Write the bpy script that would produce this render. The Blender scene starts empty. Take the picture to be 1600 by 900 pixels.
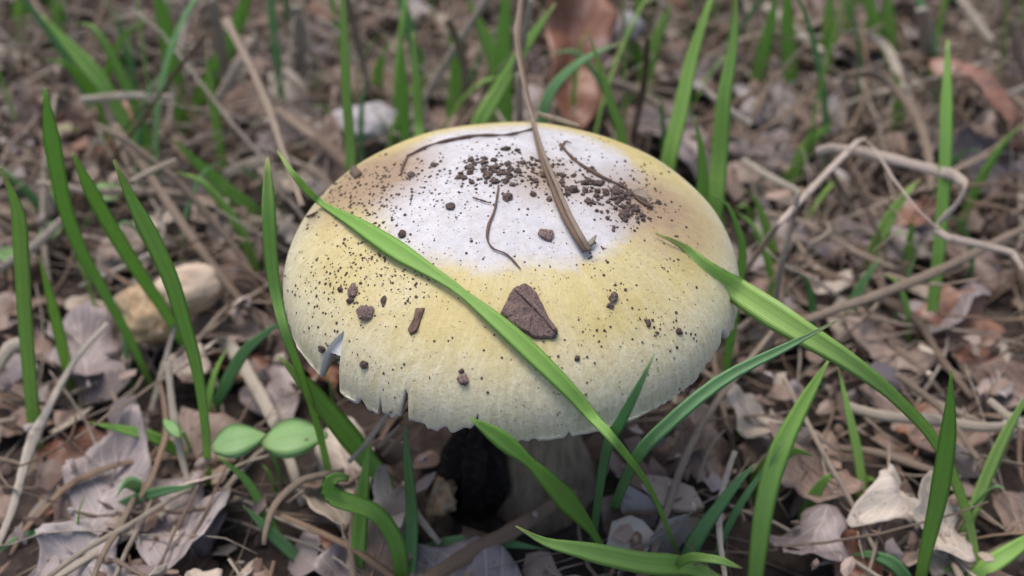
import bpy, math, random
import numpy as np
from mathutils import Vector, Matrix, noise
from mathutils.bvhtree import BVHTree

S = bpy.context.scene
C = S.collection
R = math.radians
rng = random.Random(11)

# ------------------------------------------------------------------ camera, sky, sun, exposure
RIM_Z = 0.075                      # height of the cap's rim above the soil
CAP_R = 0.055                      # cap radius
CAP_H = 0.0298                     # crown above rim
PITCH = R(39.11)
CAM = Vector((0.00015, -0.2355, 0.1893 + RIM_Z))
FPX = 800 / math.tan(R(22.5))      # focal length in photo pixels (1600 wide)
cd = bpy.data.cameras.new('camera')
cam = bpy.data.objects.new('camera', cd); C.objects.link(cam)
cam.location = CAM
cam.rotation_euler = (math.pi / 2 - PITCH, 0, 0)
cd.sensor_width = 36
cd.lens = 18 / math.tan(R(22.5))
cd.clip_start = 0.01
cd.clip_end = 200
cd.dof.use_dof = True
cd.dof.focus_distance = 0.268
cd.dof.aperture_fstop = 10.5
S.camera = cam

w = bpy.data.worlds.new('World'); S.world = w; w.use_nodes = True
nt = w.node_tree; nt.nodes.clear()
sky = nt.nodes.new('ShaderNodeTexSky'); sky.sky_type = 'NISHITA'; sky.sun_disc = False
SUN_EL, SUN_AZ = R(72), R(-40)     # sun behind the mushroom, a little to its left, behind cloud
sky.sun_elevation = SUN_EL; sky.sun_rotation = SUN_AZ
sky.air_density = 1.0; sky.dust_density = 4.0; sky.ozone_density = 1.0
bg = nt.nodes.new('ShaderNodeBackground'); bg.inputs['Strength'].default_value = 0.15
wo = nt.nodes.new('ShaderNodeOutputWorld')
nt.links.new(sky.outputs[0], bg.inputs[0]); nt.links.new(bg.outputs[0], wo.inputs[0])
sl = bpy.data.lights.new('sun', 'SUN'); sl.energy = 1.5; sl.angle = R(30); sl.color = (1, .95, .88)
so = bpy.data.objects.new('sun', sl); C.objects.link(so)
sd = Vector((math.sin(SUN_AZ) * math.cos(SUN_EL), math.cos(SUN_AZ) * math.cos(SUN_EL), math.sin(SUN_EL)))
so.rotation_euler = sd.to_track_quat('Z', 'Y').to_euler(); so.location = (0, 0, 2)
S.view_settings.view_transform = 'Standard'; S.view_settings.look = 'None'
S.view_settings.gamma = 1; S.view_settings.use_curve_mapping = False
S.view_settings.exposure = 0.55

# ------------------------------------------------------------------ pixel -> place
FW = Vector((0, math.cos(PITCH), -math.sin(PITCH))); UP = Vector((0, math.sin(PITCH), math.cos(PITCH)))
def ray(px, py):
    return (FW + Vector((1, 0, 0)) * ((px - 800) / FPX) + UP * ((450 - py) / FPX))
def at_y(px, py, y):
    d = ray(px, py); return CAM + d * ((y - CAM.y) / d.y)
def at_z(px, py, z):
    d = ray(px, py); return CAM + d * ((z - CAM.z) / d.z)
def to_px(p):
    d = Vector(p) - CAM; z = d.dot(FW)
    return 800 + FPX * d.x / z, 450 - FPX * d.dot(UP) / z
def depth(p): return (Vector(p) - CAM).dot(FW)
def gz(x, y):                                    # soil height
    return (0.006 * noise.noise((x * 14, y * 14, 3.1)) + 0.003 * noise.noise((x * 45, y * 45, 7.7)) + 0.0012 * noise.noise((x * 140, y * 140, 1.7)))

# ------------------------------------------------------------------ object helpers
def tag(o, label=None, cat=None, group=None, kind=None):
    if label: o['label'] = label
    if cat: o['category'] = cat
    if group: o['group'] = group
    if kind: o['kind'] = kind
    return o
class Geo:
    def __init__(s): s.v = []; s.f = []; s.uv = []
    def add(s, vs, fs, uvs=None):
        b = len(s.v); s.v += [tuple(a) for a in vs]
        s.f += [tuple(i + b for i in q) for q in fs]
        s.uv += uvs if uvs else [(0, 0)] * len(vs)
    def mesh(s, name, mat, smooth=True):
        me = bpy.data.meshes.new(name); me.from_pydata(s.v, [], s.f)
        ul = me.uv_layers.new(name='UVMap')
        li = np.empty(len(me.loops), dtype=np.int32); me.loops.foreach_get('vertex_index', li)
        ul.data.foreach_set('uv', np.array(s.uv, dtype=np.float32)[li].ravel())
        if smooth: me.polygons.foreach_set('use_smooth', [True] * len(me.polygons))
        me.materials.append(mat); me.update(); return me
    def build(s, name, mat, parent=None, smooth=True):
        o = bpy.data.objects.new(name, s.mesh(name, mat, smooth)); C.objects.link(o)
        if parent: o.parent = parent
        return o
def rooted(o):
    """put the object's origin at the base of its mesh"""
    me = o.data; n = len(me.vertices); a = np.empty(n * 3, dtype=np.float32); me.vertices.foreach_get('co', a)
    a = a.reshape(-1, 3); i = a[:, 2].argmin(); p = a[i].copy(); a -= p
    me.vertices.foreach_set('co', a.ravel()); me.update(); o.location = Vector(p.tolist()); return o
def spline(P, n):
    """Catmull-Rom through vectors of any size"""
    P = [np.array(p, float) for p in P]
    if len(P) == 2: return [P[0] + (P[1] - P[0]) * i / (n - 1) for i in range(n)]
    Q = [2 * P[0] - P[1]] + P + [2 * P[-1] - P[-2]]
    seg = [np.linalg.norm((P[i + 1] - P[i])[:3]) for i in range(len(P) - 1)]; L = sum(seg); out = []; acc = np.cumsum([0] + seg)
    for k in range(n):
        t = L * k / (n - 1); i = min(int(np.searchsorted(acc, t, 'right')) - 1, len(seg) - 1); i = max(i, 0)
        u = (t - acc[i]) / max(seg[i], 1e-9); a, b, c, d = Q[i:i + 4]
        out.append(.5 * ((2 * b) + (c - a) * u + (2 * a - 5 * b + 4 * c - d) * u * u + (3 * b - a - 3 * c + d) * u ** 3))
    return out
def tangents(P):
    T = []
    for i in range(len(P)):
        t = P[min(i + 1, len(P) - 1)] - P[max(i - 1, 0)]
        T.append(t.normalized() if t.length > 1e-9 else Vector((0, 0, 1)))
    return T
def ring_strip(g, rings, uvr, closed_ends=True):
    n = len(rings[0]); vs = [v for r_ in rings for v in r_]; uv = [u for r_ in uvr for u in r_]; fs = []
    for i in range(len(rings) - 1):
        for j in range(n):
            k = (j + 1) % n; fs.append((i * n + j, i * n + k, (i + 1) * n + k, (i + 1) * n + j))
    if closed_ends:
        fs.append(tuple(reversed(range(n)))); fs.append(tuple(range((len(rings) - 1) * n, len(rings) * n)))
    g.add(vs, fs, uv)
SEC = [(-1, 0), (-.5, 0), (0, 0), (.5, 0), (1, 0), (.5, 1), (0, 1), (-.5, 1)]
def add_blade(g, P, W, side, fold=.28, thick=.00016):
    """grass blade: P points, W half widths, side = vector across the blade"""
    T = tangents(P); rings = []; uvr = []; n = len(P)
    for i, p in enumerate(P):
        s = side[i] if isinstance(side, list) else side
        s = s - T[i] * s.dot(T[i]); s.normalize(); nn = T[i].cross(s).normalized()
        h = W[i]
        rings.append([p + s * (u * h) + nn * (abs(u) * h * fold - b * thick) for u, b in SEC])
        uvr.append([(u * .5 + .5, i / (n - 1)) for u, b in SEC])
    ring_strip(g, rings, uvr)
def add_tube(g, P, RW, RT, side, sides=6):
    T = tangents(P); rings = []; uvr = []; n = len(P)
    for i, p in enumerate(P):
        s = side - T[i] * side.dot(T[i])
        if s.length < 1e-6: s = T[i].orthogonal()
        s.normalize(); nn = T[i].cross(s).normalized()
        rings.append([p + s * (math.cos(a) * RW[i]) + nn * (math.sin(a) * RT[i]) for a in [2 * math.pi * k / sides for k in range(sides)]])
        uvr.append([(k / sides, i / (n - 1)) for k in range(sides)])
    ring_strip(g, rings, uvr)

# ------------------------------------------------------------------ materials
def mat(name):
    m = bpy.data.materials.new(name); m.use_nodes = True; t = m.node_tree; b = t.nodes['Principled BSDF']; return m, t, b
def N(t, typ, **k):
    n = t.nodes.new(typ)
    for a, v in k.items(): setattr(n, a, v)
    return n
def ramp(t, fac, stops, interp='LINEAR'):
    r_ = N(t, 'ShaderNodeValToRGB'); e = r_.color_ramp.elements; r_.color_ramp.interpolation = interp
    while len(e) < len(stops): e.new(.5)
    for i, (p, c) in enumerate(stops): e[i].position = p; e[i].color = (*c, 1) if len(c) == 3 else c
    t.links.new(fac, r_.inputs[0]); return r_.outputs[0]
def noise_n(t, vec, scale, detail=4, rough=.55, out='Fac'):
    n = N(t, 'ShaderNodeTexNoise'); n.inputs['Scale'].default_value = scale; n.inputs['Detail'].default_value = detail; n.inputs['Roughness'].default_value = rough
    if vec is not None: t.links.new(vec, n.inputs['Vector'])
    return n.outputs[out]
def mix(t, fac, a, b, mode='MIX'):
    n = N(t, 'ShaderNodeMix', data_type='RGBA', blend_type=mode)
    for s, v in ((n.inputs[0], fac), (n.inputs[6], a), (n.inputs[7], b)):
        if isinstance(v, (int, float)): s.default_value = v
        elif isinstance(v, tuple): s.default_value = (*v, 1)
        else: t.links.new(v, s)
    return n.outputs[2]
def mth(t, op, a, b=None, c=None, clamp=False):
    n = N(t, 'ShaderNodeMath', operation=op); n.use_clamp = clamp
    for i, v in enumerate((a, b, c)):
        if v is None: continue
        if isinstance(v, (int, float)): n.inputs[i].default_value = v
        else: t.links.new(v, n.inputs[i])
    return n.outputs[0]
def rnd(t):
    """one random value for each object and each loose piece of a mesh"""
    o = N(t, 'ShaderNodeObjectInfo').outputs['Random']; i = N(t, 'ShaderNodeNewGeometry').outputs['Random Per Island']
    return mth(t, 'FRACT', mth(t, 'ADD', o, i))
def bump(t, b, h, strength, dist):
    n = N(t, 'ShaderNodeBump'); n.inputs['Strength'].default_value = strength; n.inputs['Distance'].default_value = dist
    t.links.new(h, n.inputs['Height']); t.links.new(n.outputs[0], b.inputs['Normal'])
def geo_pos(t): return N(t, 'ShaderNodeNewGeometry').outputs['Position']
def translucent(t, b, col, fac):
    tr = N(t, 'ShaderNodeBsdfTranslucent'); mx = N(t, 'ShaderNodeMixShader'); mx.inputs[0].default_value = fac
    t.links.new(col, tr.inputs[0]); t.links.new(b.outputs[0], mx.inputs[1]); t.links.new(tr.outputs[0], mx.inputs[2])
    out = [n for n in t.nodes if n.type == 'OUTPUT_MATERIAL'][0]; t.links.new(mx.outputs[0], out.inputs[0])

def grass_mat(name, a, m_, c, dry=.0):
    m, t, b = mat(name); r_ = rnd(t)
    uv = N(t, 'ShaderNodeUVMap').outputs[0]; sx = N(t, 'ShaderNodeSeparateXYZ'); t.links.new(uv, sx.inputs[0]); u, v = sx.outputs[0], sx.outputs[1]
    base = ramp(t, r_, [(0, a), (.5, m_), (1, c)])
    st = mth(t, 'SINE', mth(t, 'MULTIPLY', u, 75)); st = mth(t, 'MULTIPLY_ADD', st, .5, .5)
    col = mix(t, mth(t, 'MULTIPLY', st, .22), base, tuple(x * .5 for x in m_))
    rib = mth(t, 'ABSOLUTE', mth(t, 'SUBTRACT', u, .5)); rib = mth(t, 'LESS_THAN', rib, .045)
    col = mix(t, mth(t, 'MULTIPLY', rib, .35), col, (.30, .45, .16))
    nz = noise_n(t, geo_pos(t), 420, 5, .65)
    col = mix(t, mth(t, 'MULTIPLY', nz, .5), col, tuple(x * .75 for x in a))
    # paler base and dry tip
    pale = mth(t, 'SUBTRACT', 1, mth(t, 'MULTIPLY', v, 6), clamp=True)
    col = mix(t, mth(t, 'MULTIPLY', pale, .4), col, (.34, .36, .16))
    tip = mth(t, 'MULTIPLY', mth(t, 'SUBTRACT', v, .93), 14, clamp=True)
    col = mix(t, mth(t, 'MULTIPLY', tip, mth(t, 'MULTIPLY', r_, .8)), col, (.45, .36, .18))
    t.links.new(col, b.inputs['Base Color']); b.inputs['Roughness'].default_value = .42; b.inputs['Specular IOR Level'].default_value = .45
    bump(t, b, st, .35, .00012); translucent(t, b, col, .45)
    return m
GRASS = grass_mat('grass_green', (.30, .56, .11), (.37, .63, .15), (.46, .67, .20))
GRASS_DARK = grass_mat('grass_blue_green', (.19, .42, .16), (.25, .49, .21), (.30, .54, .24))
CLOVER = grass_mat('seedling_green', (.34, .58, .22), (.38, .62, .26), (.42, .64, .30))

def straw_mat(name, stops, rough=.7):
    m, t, b = mat(name); r_ = rnd(t)
    uv = N(t, 'ShaderNodeUVMap').outputs[0]; mp = N(t, 'ShaderNodeMapping'); mp.inputs['Scale'].default_value = (14, 1.2, 1); t.links.new(uv, mp.inputs[0])
    cmb = N(t, 'ShaderNodeVectorMath', operation='ADD'); t.links.new(mp.outputs[0], cmb.inputs[0]); 
    ox = N(t, 'ShaderNodeCombineXYZ'); t.links.new(mth(t, 'MULTIPLY', r_, 91), ox.inputs[2]); t.links.new(ox.outputs[0], cmb.inputs[1])
    fib = noise_n(t, cmb.outputs[0], 2.2, 4, .7); base = ramp(t, r_, stops)
    col = mix(t, mth(t, 'MULTIPLY', fib, .8), base, tuple(x * .34 for x in stops[1][1]))
    nz = noise_n(t, geo_pos(t), 160, 4, .6); spot = mth(t, 'MULTIPLY', mth(t, 'SUBTRACT', nz, .56), 6, clamp=True)
    col = mix(t, mth(t, 'MULTIPLY', spot, .6), col, (.13, .09, .065))
    t.links.new(col, b.inputs['Base Color']); b.inputs['Roughness'].default_value = rough; b.inputs['Specular IOR Level'].default_value = .3
    bump(t, b, fib, .8, .0005)
    return m
STRAW = straw_mat('dry_straw', [(0, (.17, .115, .085)), (.3, (.30, .225, .165)), (.65, (.42, .335, .255)), (1, (.58, .50, .41))])
STRAW_PALE = straw_mat('bleached_straw', [(0, (.40, .33, .25)), (.5, (.50, .43, .345)), (1, (.62, .555, .47))])
STRAW_PINK = straw_mat('pinkish_straw', [(0, (.62, .50, .41)), (.5, (.66, .55, .46)), (1, (.70, .60, .51))])
STRAW_BROWN = straw_mat('brown_stem', [(0, (.20, .125, .08)), (.5, (.27, .18, .12)), (1, (.34, .24, .16))])
FIBRE = straw_mat('brown_fibre', [(0, (.15, .09, .065)), (.5, (.20, .125, .09)), (1, (.25, .16, .12))])

def leaf_mat(name, stops, gloss=.6):
    m, t, b = mat(name); r_ = rnd(t); base = ramp(t, r_, stops)
    uv = N(t, 'ShaderNodeUVMap').outputs[0]; sx = N(t, 'ShaderNodeSeparateXYZ'); t.links.new(uv, sx.inputs[0]); u, v = sx.outputs[0], sx.outputs[1]
    au = mth(t, 'ABSOLUTE', mth(t, 'SUBTRACT', u, .5))
    rib = mth(t, 'LESS_THAN', au, .022)
    ve = mth(t, 'SINE', mth(t, 'MULTIPLY', mth(t, 'SUBTRACT', v, mth(t, 'MULTIPLY', au, .7)), 46)); ve = mth(t, 'GREATER_THAN', ve, .93)
    vein = mth(t, 'MAXIMUM', rib, ve)
    nz = noise_n(t, geo_pos(t), 110, 6, .65); col = mix(t, nz, base, tuple(x * .42 for x in stops[1][1]))
    n2 = noise_n(t, geo_pos(t), 420, 3, .6); sp = mth(t, 'MULTIPLY', mth(t, 'SUBTRACT', n2, .6), 9, clamp=True)
    col = mix(t, mth(t, 'MULTIPLY', sp, .6), col, (.055, .036, .03))
    n3 = noise_n(t, geo_pos(t), 60, 3, .5); pa = mth(t, 'MULTIPLY', mth(t, 'SUBTRACT', n3, .56), 7, clamp=True)
    col = mix(t, mth(t, 'MULTIPLY', pa, .45), col, (.46, .39, .35))
    col = mix(t, mth(t, 'MULTIPLY', vein, .35), col, tuple(min(1, x * 1.4) for x in stops[2][1]))
    t.links.new(col, b.inputs['Base Color']); b.inputs['Roughness'].default_value = gloss; b.inputs['Specular IOR Level'].default_value = .4
    hh = mth(t, 'ADD', mth(t, 'MULTIPLY', vein, .6), nz); bump(t, b, hh, .6, .0006)
    return m
LEAF = leaf_mat('dead_leaf_brown', [(0, (.15, .09, .065)), (.35, (.25, .165, .125)), (.7, (.34, .245, .19)), (1, (.46, .36, .30))])
LEAF_GREY = leaf_mat('dead_leaf_grey', [(0, (.24, .185, .175)), (.35, (.31, .25, .24)), (.7, (.39, .325, .31)), (1, (.50, .45, .44))], .5)
LEAF_RUST = leaf_mat('dead_leaf_rust', [(0, (.24, .10, .06)), (.35, (.29, .13, .08)), (.7, (.34, .17, .11)), (1, (.40, .22, .15))], .42)
LEAF_PALE = leaf_mat('dead_leaf_pale', [(0, (.46, .37, .28)), (.35, (.52, .43, .34)), (.7, (.58, .49, .40)), (1, (.64, .56, .48))])

def soil_mat(name, stops, sc=700):
    m, t, b = mat(name); n = noise_n(t, geo_pos(t), sc, 6, .7); col = ramp(t, n, stops)
    r_ = rnd(t); col = mix(t, mth(t, 'MULTIPLY', r_, .5), col, tuple(x * .35 for x in stops[1][1]))
    t.links.new(col, b.inputs['Base Color']); b.inputs['Roughness'].default_value = .9; b.inputs['Specular IOR Level'].default_value = .2
    bump(t, b, n, .8, .0008); return m
SOIL = soil_mat('dark_soil', [(.25, (.018, .013, .012)), (.5, (.045, .033, .028)), (.75, (.10, .075, .06))], 300)
CRUMB = soil_mat('soil_crumb', [(.3, (.06, .042, .036)), (.5, (.14, .10, .085)), (.7, (.27, .21, .18))], 2200)
BARK = soil_mat('bark', [(.36, (.10, .06, .052)), (.5, (.25, .17, .15)), (.64, (.42, .32, .28))], 2600)
BARK_TAN = soil_mat('tan_wood', [(.3, (.24, .15, .08)), (.5, (.42, .30, .18)), (.7, (.55, .43, .29))], 350)
GAP_SHADE = soil_mat('gap_shade_black', [(.3, (.010, .008, .008)), (.5, (.024, .018, .017)), (.72, (.075, .052, .042))], 420)  # near-black that paints the shadow in the gap by the stem
STONE = soil_mat('pale_stone', [(.3, (.30, .275, .28)), (.5, (.42, .39, .40)), (.7, (.56, .53, .54))], 200)
HUSK = soil_mat('pale_husk', [(.3, (.52, .38, .27)), (.5, (.62, .48, .36)), (.75, (.68, .57, .47))], 120)

# cap skin: white crown, straw yellow middle, pale margin, fine radial fibrils
def cap_mat():
    m, t, b = mat('cap_skin'); tc = N(t, 'ShaderNodeTexCoord').outputs['Object']
    sx = N(t, 'ShaderNodeSeparateXYZ'); t.links.new(tc, sx.inputs[0]); x, y = sx.outputs[0], sx.outputs[1]
    rr = mth(t, 'SQRT', mth(t, 'ADD', mth(t, 'MULTIPLY', x, x), mth(t, 'MULTIPLY', y, y))); rr = mth(t, 'MAXIMUM', rr, .0004)
    rn = mth(t, 'DIVIDE', rr, CAP_R)
    wob = noise_n(t, tc, 90, 3, .6); wob = mth(t, 'MULTIPLY', mth(t, 'SUBTRACT', wob, .5), .10)
    cv = N(t, 'ShaderNodeCombineXYZ'); t.links.new(mth(t, 'ADD', mth(t, 'DIVIDE', x, rr), wob), cv.inputs[0]); t.links.new(mth(t, 'DIVIDE', y, rr), cv.inputs[1]); t.links.new(mth(t, 'MULTIPLY', rn, .30), cv.inputs[2])
    fib = noise_n(t, cv.outputs[0], 46, 6, .75)                 # fine radial fibres
    fib2 = noise_n(t, cv.outputs[0], 9, 4, .6)
    big = noise_n(t, tc, 55, 4, .6); mid = noise_n(t, tc, 240, 5, .65)
    yel = ramp(t, mth(t, 'ADD', mth(t, 'MULTIPLY', big, .6), mth(t, 'MULTIPLY', fib2, .4)), [(.35, (.47, .375, .12)), (.5, (.52, .435, .19)), (.65, (.55, .48, .28))])
    # pale margin
    mg = mth(t, 'ADD', rn, mth(t, 'MULTIPLY', mth(t, 'SUBTRACT', fib, .5), .10)); mg = ramp(t, mg, [(.80, (0, 0, 0)), (.985, (1, 1, 1))])
    col = mix(t, mth(t, 'MULTIPLY', mg, .8), yel, (.66, .64, .50))
    # white crown, drawn out into streaks at its edge
    dx = mth(t, 'ADD', x, .001); dy = mth(t, 'SUBTRACT', y, .004); dy = mth(t, 'MULTIPLY', dy, 1.02)
    d = mth(t, 'SQRT', mth(t, 'ADD', mth(t, 'MULTIPLY', dx, dx), mth(t, 'MULTIPLY', dy, dy))); d = mth(t, 'DIVIDE', d, .0350)
    d = mth(t, 'ADD', d, mth(t, 'MULTIPLY', mth(t, 'SUBTRACT', fib, .5), .35)); d = mth(t, 'ADD', d, mth(t, 'MULTIPLY', mth(t, 'SUBTRACT', big, .5), .5))
    wh = ramp(t, d, [(.82, (1, 1, 1)), (.93, (.55, .55, .55)), (1.0, (0, 0, 0))])
    crown = ramp(t, mid, [(.35, (.44, .43, .47)), (.6, (.535, .53, .57))])
    col = mix(t, mth(t, 'MULTIPLY', wh, .95), col, crown)
    # thin white bloom beyond it, brown smears on the shoulders
    sm = N(t, 'ShaderNodeVectorMath', operation='DISTANCE'); t.links.new(tc, sm.inputs[0]); sm.inputs[1].default_value = (.034, -.001, .022)
    s1 = mth(t, 'SUBTRACT', 1, mth(t, 'DIVIDE', sm.outputs['Value'], .021), clamp=True)
    sm2 = N(t, 'ShaderNodeVectorMath', operation='DISTANCE'); t.links.new(tc, sm2.inputs[0]); sm2.inputs[1].default_value = (-.034, .012, .0215)
    s2 = mth(t, 'SUBTRACT', 1, mth(t, 'DIVIDE', sm2.outputs['Value'], .021), clamp=True)
    sm3 = N(t, 'ShaderNodeVectorMath', operation='DISTANCE'); t.links.new(tc, sm3.inputs[0]); sm3.inputs[1].default_value = (.008, .002, .029)
    s3 = mth(t, 'SUBTRACT', 1, mth(t, 'DIVIDE', sm3.outputs['Value'], .014), clamp=True)
    s = mth(t, 'ADD', mth(t, 'ADD', mth(t, 'MULTIPLY', s1, 1.3), mth(t, 'MULTIPLY', s2, 1.7)), mth(t, 'MULTIPLY', s3, .9)); gr = noise_n(t, tc, 900, 4, .7); dst = mth(t, 'MULTIPLY', mth(t, 'SUBTRACT', gr, mth(t, 'SUBTRACT', .66, mth(t, 'MULTIPLY', s, .28))), 7, clamp=True)
    s = mth(t, 'MULTIPLY', mth(t, 'MULTIPLY', s, mth(t, 'ADD', mid, mth(t, 'MULTIPLY', fib, .5))), 1.35, clamp=True); s = mth(t, 'MAXIMUM', s, mth(t, 'MULTIPLY', dst, .75))
    col = mix(t, s, col, (.27, .18, .115))
    # fibres
    fr = ramp(t, fib, [(.36, (0, 0, 0)), (.62, (1, 1, 1))])
    col = mix(t, mth(t, 'MULTIPLY', mth(t, 'SUBTRACT', 1, fr), mth(t, 'MULTIPLY', mth(t, 'SUBTRACT', 1, mth(t, 'MULTIPLY', wh, .8)), .42)), col, (.38, .29, .12))
    mot = ramp(t, noise_n(t, tc, 620, 5, .75), [(.46, (0, 0, 0)), (.66, (1, 1, 1))]); mot = mth(t, 'MULTIPLY', mot, mth(t, 'MULTIPLY', big, .55))
    col = mix(t, mot, col, (.33, .25, .13))
    # dust specks
    spn = noise_n(t, tc, 1500, 2, .5); sp = mth(t, 'MULTIPLY', mth(t, 'SUBTRACT', spn, .66), 20, clamp=True)
    col = mix(t, mth(t, 'MULTIPLY', sp, mth(t, 'MULTIPLY', big, 1.2)), col, (.16, .11, .08))
    t.links.new(col, b.inputs['Base Color'])
    rg = mth(t, 'MULTIPLY_ADD', mid, .35, .36); t.links.new(rg, b.inputs['Roughness'])
    b.inputs['Specular IOR Level'].default_value = .5
    b.inputs['Subsurface Weight'].default_value = .06; b.inputs['Subsurface Radius'].default_value = (.004, .003, .0015); b.inputs['Subsurface Scale'].default_value = .6
    bump(t, b, mth(t, 'ADD', mth(t, 'MULTIPLY', fib, .8), mth(t, 'ADD', mth(t, 'MULTIPLY', mid, .9), mth(t, 'MULTIPLY', gr, .5))), .5, .0006)
    return m
CAP = cap_mat()
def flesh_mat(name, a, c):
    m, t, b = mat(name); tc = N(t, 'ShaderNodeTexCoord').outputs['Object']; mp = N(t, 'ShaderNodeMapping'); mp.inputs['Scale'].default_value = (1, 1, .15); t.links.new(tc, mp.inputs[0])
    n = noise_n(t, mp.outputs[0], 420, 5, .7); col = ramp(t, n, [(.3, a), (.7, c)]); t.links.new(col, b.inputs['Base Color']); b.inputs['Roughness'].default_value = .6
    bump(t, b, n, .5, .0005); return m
FLESH = flesh_mat('white_flesh', (.68, .66, .60), (.78, .77, .74)); STEM = flesh_mat('stem', (.13, .09, .055), (.33, .26, .18))  # stem browns darkened to carry the shade under the cap

# ------------------------------------------------------------------ ground
def ground():
    k = 150; a = []
    for i in range(-k, k + 1):
        s = i / k; a.append(math.copysign(.42 * abs(s) / .8 if abs(s) <= .8 else .42 + 60 * ((abs(s) - .8) / .2) ** 3.2, s))
    n = len(a); g = Geo(); vs = [(x, y + .1, gz(x, y + .1)) for y in a for x in a]
    fs = [(j * n + i, j * n + i + 1, (j + 1) * n + i + 1, (j + 1) * n + i) for j in range(n - 1) for i in range(n - 1)]
    g.add(vs, fs); o = g.build('ground', SOIL); tag(o, 'dark bare soil under the dry straw and leaf litter', kind='structure')
ground()

# ------------------------------------------------------------------ the mushroom
def prof(r_): return CAP_H * max(1 - r_ ** 1.511, 0) ** .391
def angle_of(px, py):
    """polar angle, about the stem, of the rim point seen at a pixel"""
    p = at_z(px, py, RIM_Z + .004); return math.atan2(p.y, p.x)
NOTCH = [(angle_of(512, 588), R(3.4), .10), (angle_of(628, 652), R(.9), .05), (angle_of(560, 620), R(1.6), .008), (angle_of(1142, 535), R(2.2), .014), (angle_of(742, 686), R(.8), .015), (angle_of(900, 690), R(.5), .008), (angle_of(590, 636), R(.6), .012)]
def edge(th):
    e = 1 + .004 * math.sin(th * 5 + 1) + .0015 * math.sin(th * 17 + 2) + .004 * noise.noise((math.cos(th) * 30, math.sin(th) * 30, 1)) + .0022 * noise.noise((math.cos(th) * 70, math.sin(th) * 90, 5))
    for a, wd, dp in NOTCH:
        d = abs((th - a + math.pi) % (2 * math.pi) - math.pi)
        if d < wd: e -= dp * (1 - d / wd) ** .8
    return min(e, 1.012)
mush = bpy.data.objects.new('mushroom', None); C.objects.link(mush); mush.empty_display_size = .02
tag(mush, 'big mushroom with domed yellow white cap strewn with soil, among grass', 'mushroom')
def cap_z(r_, th):
    r0 = min(r_, 1.0)
    z = prof(r0 * .9995) + .0004 * noise.noise((r_ * 4 * math.cos(th), r_ * 4 * math.sin(th), 9)) * (1 - r0 * .3)
    return z
def build_cap():
    nt_, nr = 480, 56; g = Geo(); vs = [(0, 0, cap_z(0, 0))]; fs = []
    S_ = [math.sin(math.pi / 2 * (i / nr) ** .9) for i in range(1, nr + 1)]
    for s in S_:
        for j in range(nt_):
            th = 2 * math.pi * j / nt_; r_ = s * (1 + (edge(th) - 1) * s ** 6); 
            z = cap_z(r_, th)
            rad = CAP_R * r_
            vs.append((rad * math.cos(th), rad * math.sin(th), z))
    for j in range(nt_): fs.append((0, 1 + j, 1 + (j + 1) % nt_))
    for i in range(nr - 1):
        for j in range(nt_):
            a = 1 + i * nt_ + j; b_ = 1 + i * nt_ + (j + 1) % nt_; fs.append((a, a + nt_, b_ + nt_, b_))
    g.add(vs, fs); o = g.build('cap', CAP, mush)
    # underside: rounded lip and white flesh inside the cap
    g = Geo(); vs = []; fs = []; lip = [(1, 0, 0), (.996, -.0009, 1), (.982, -.0013, 1), (.965, -.0004, 1), (.90, .004, 1), (.7, .008, 1), (.4, .009, 1), (.2, .009, 1)]
    for k, (q, dz, m_) in enumerate(lip):
        for j in range(nt_):
            th = 2 * math.pi * j / nt_; e = edge(th); r_ = e * q if k < 5 else q * e
            z0 = cap_z(e, th)
            vs.append((CAP_R * r_ * math.cos(th), CAP_R * r_ * math.sin(th), (z0 + dz) if k < 4 else min(z0 + dz, prof(q * e * .99) - .0015)))
    for i in range(len(lip) - 1):
        for j in range(nt_):
            a = i * nt_ + j; b_ = i * nt_ + (j + 1) % nt_; fs.append((a, b_, b_ + nt_, a + nt_))
    g.add(vs, fs); u = g.build('flesh', FLESH, o)
    tag(u, 'white flesh and lip along the cap rim')
    # torn white flesh showing inside the tear
    g = Geo(); a0 = NOTCH[0][0]; m_ = 14; k_ = 8; vs = []
    for i in range(k_ + 1):
        for j in range(m_ + 1):
            th = a0 + R(-4.6 + 9.2 * j / m_); q = .86 + .115 * i / k_ - .02 * (j / m_) * (i / k_)
            rad = CAP_R * q - .0009; vs.append((rad * math.cos(th), rad * math.sin(th), prof(q) - .0011 + .0003 * noise.noise((i * .6, j * .9, 3))))
    g.add(vs, [(i * (m_ + 1) + j, i * (m_ + 1) + j + 1, (i + 1) * (m_ + 1) + j + 1, (i + 1) * (m_ + 1) + j) for i in range(k_) for j in range(m_)]); tf = g.build('torn_flesh', FLESH, o)
    # gills
    g = Geo()
    for j in range(130):
        th = 2 * math.pi * j / 130; c, s = math.cos(th), math.sin(th); nx, ny = -s * .00022, c * .00022
        pr = [(.93, .004), (.7, .010), (.22, .010), (.22, .003), (.5, -.0015), (.8, -.0012)]
        A = [(CAP_R * q * c + nx, CAP_R * q * s + ny, z) for q, z in pr]; B = [(CAP_R * q * c - nx, CAP_R * q * s - ny, z) for q, z in pr]; n = len(pr)
        g.add(A + B, [tuple(range(n)), tuple(range(2 * n - 1, n - 1, -1))] + [(i, (i + 1) % n + 0, (i + 1) % n + n, i + n) for i in range(n)])
    gl = g.build('gills', FLESH, o, smooth=False); tag(gl, kind='stuff')
    for q in (o,): q.location = (0, 0, RIM_Z)
    return o
cap = build_cap()
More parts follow.
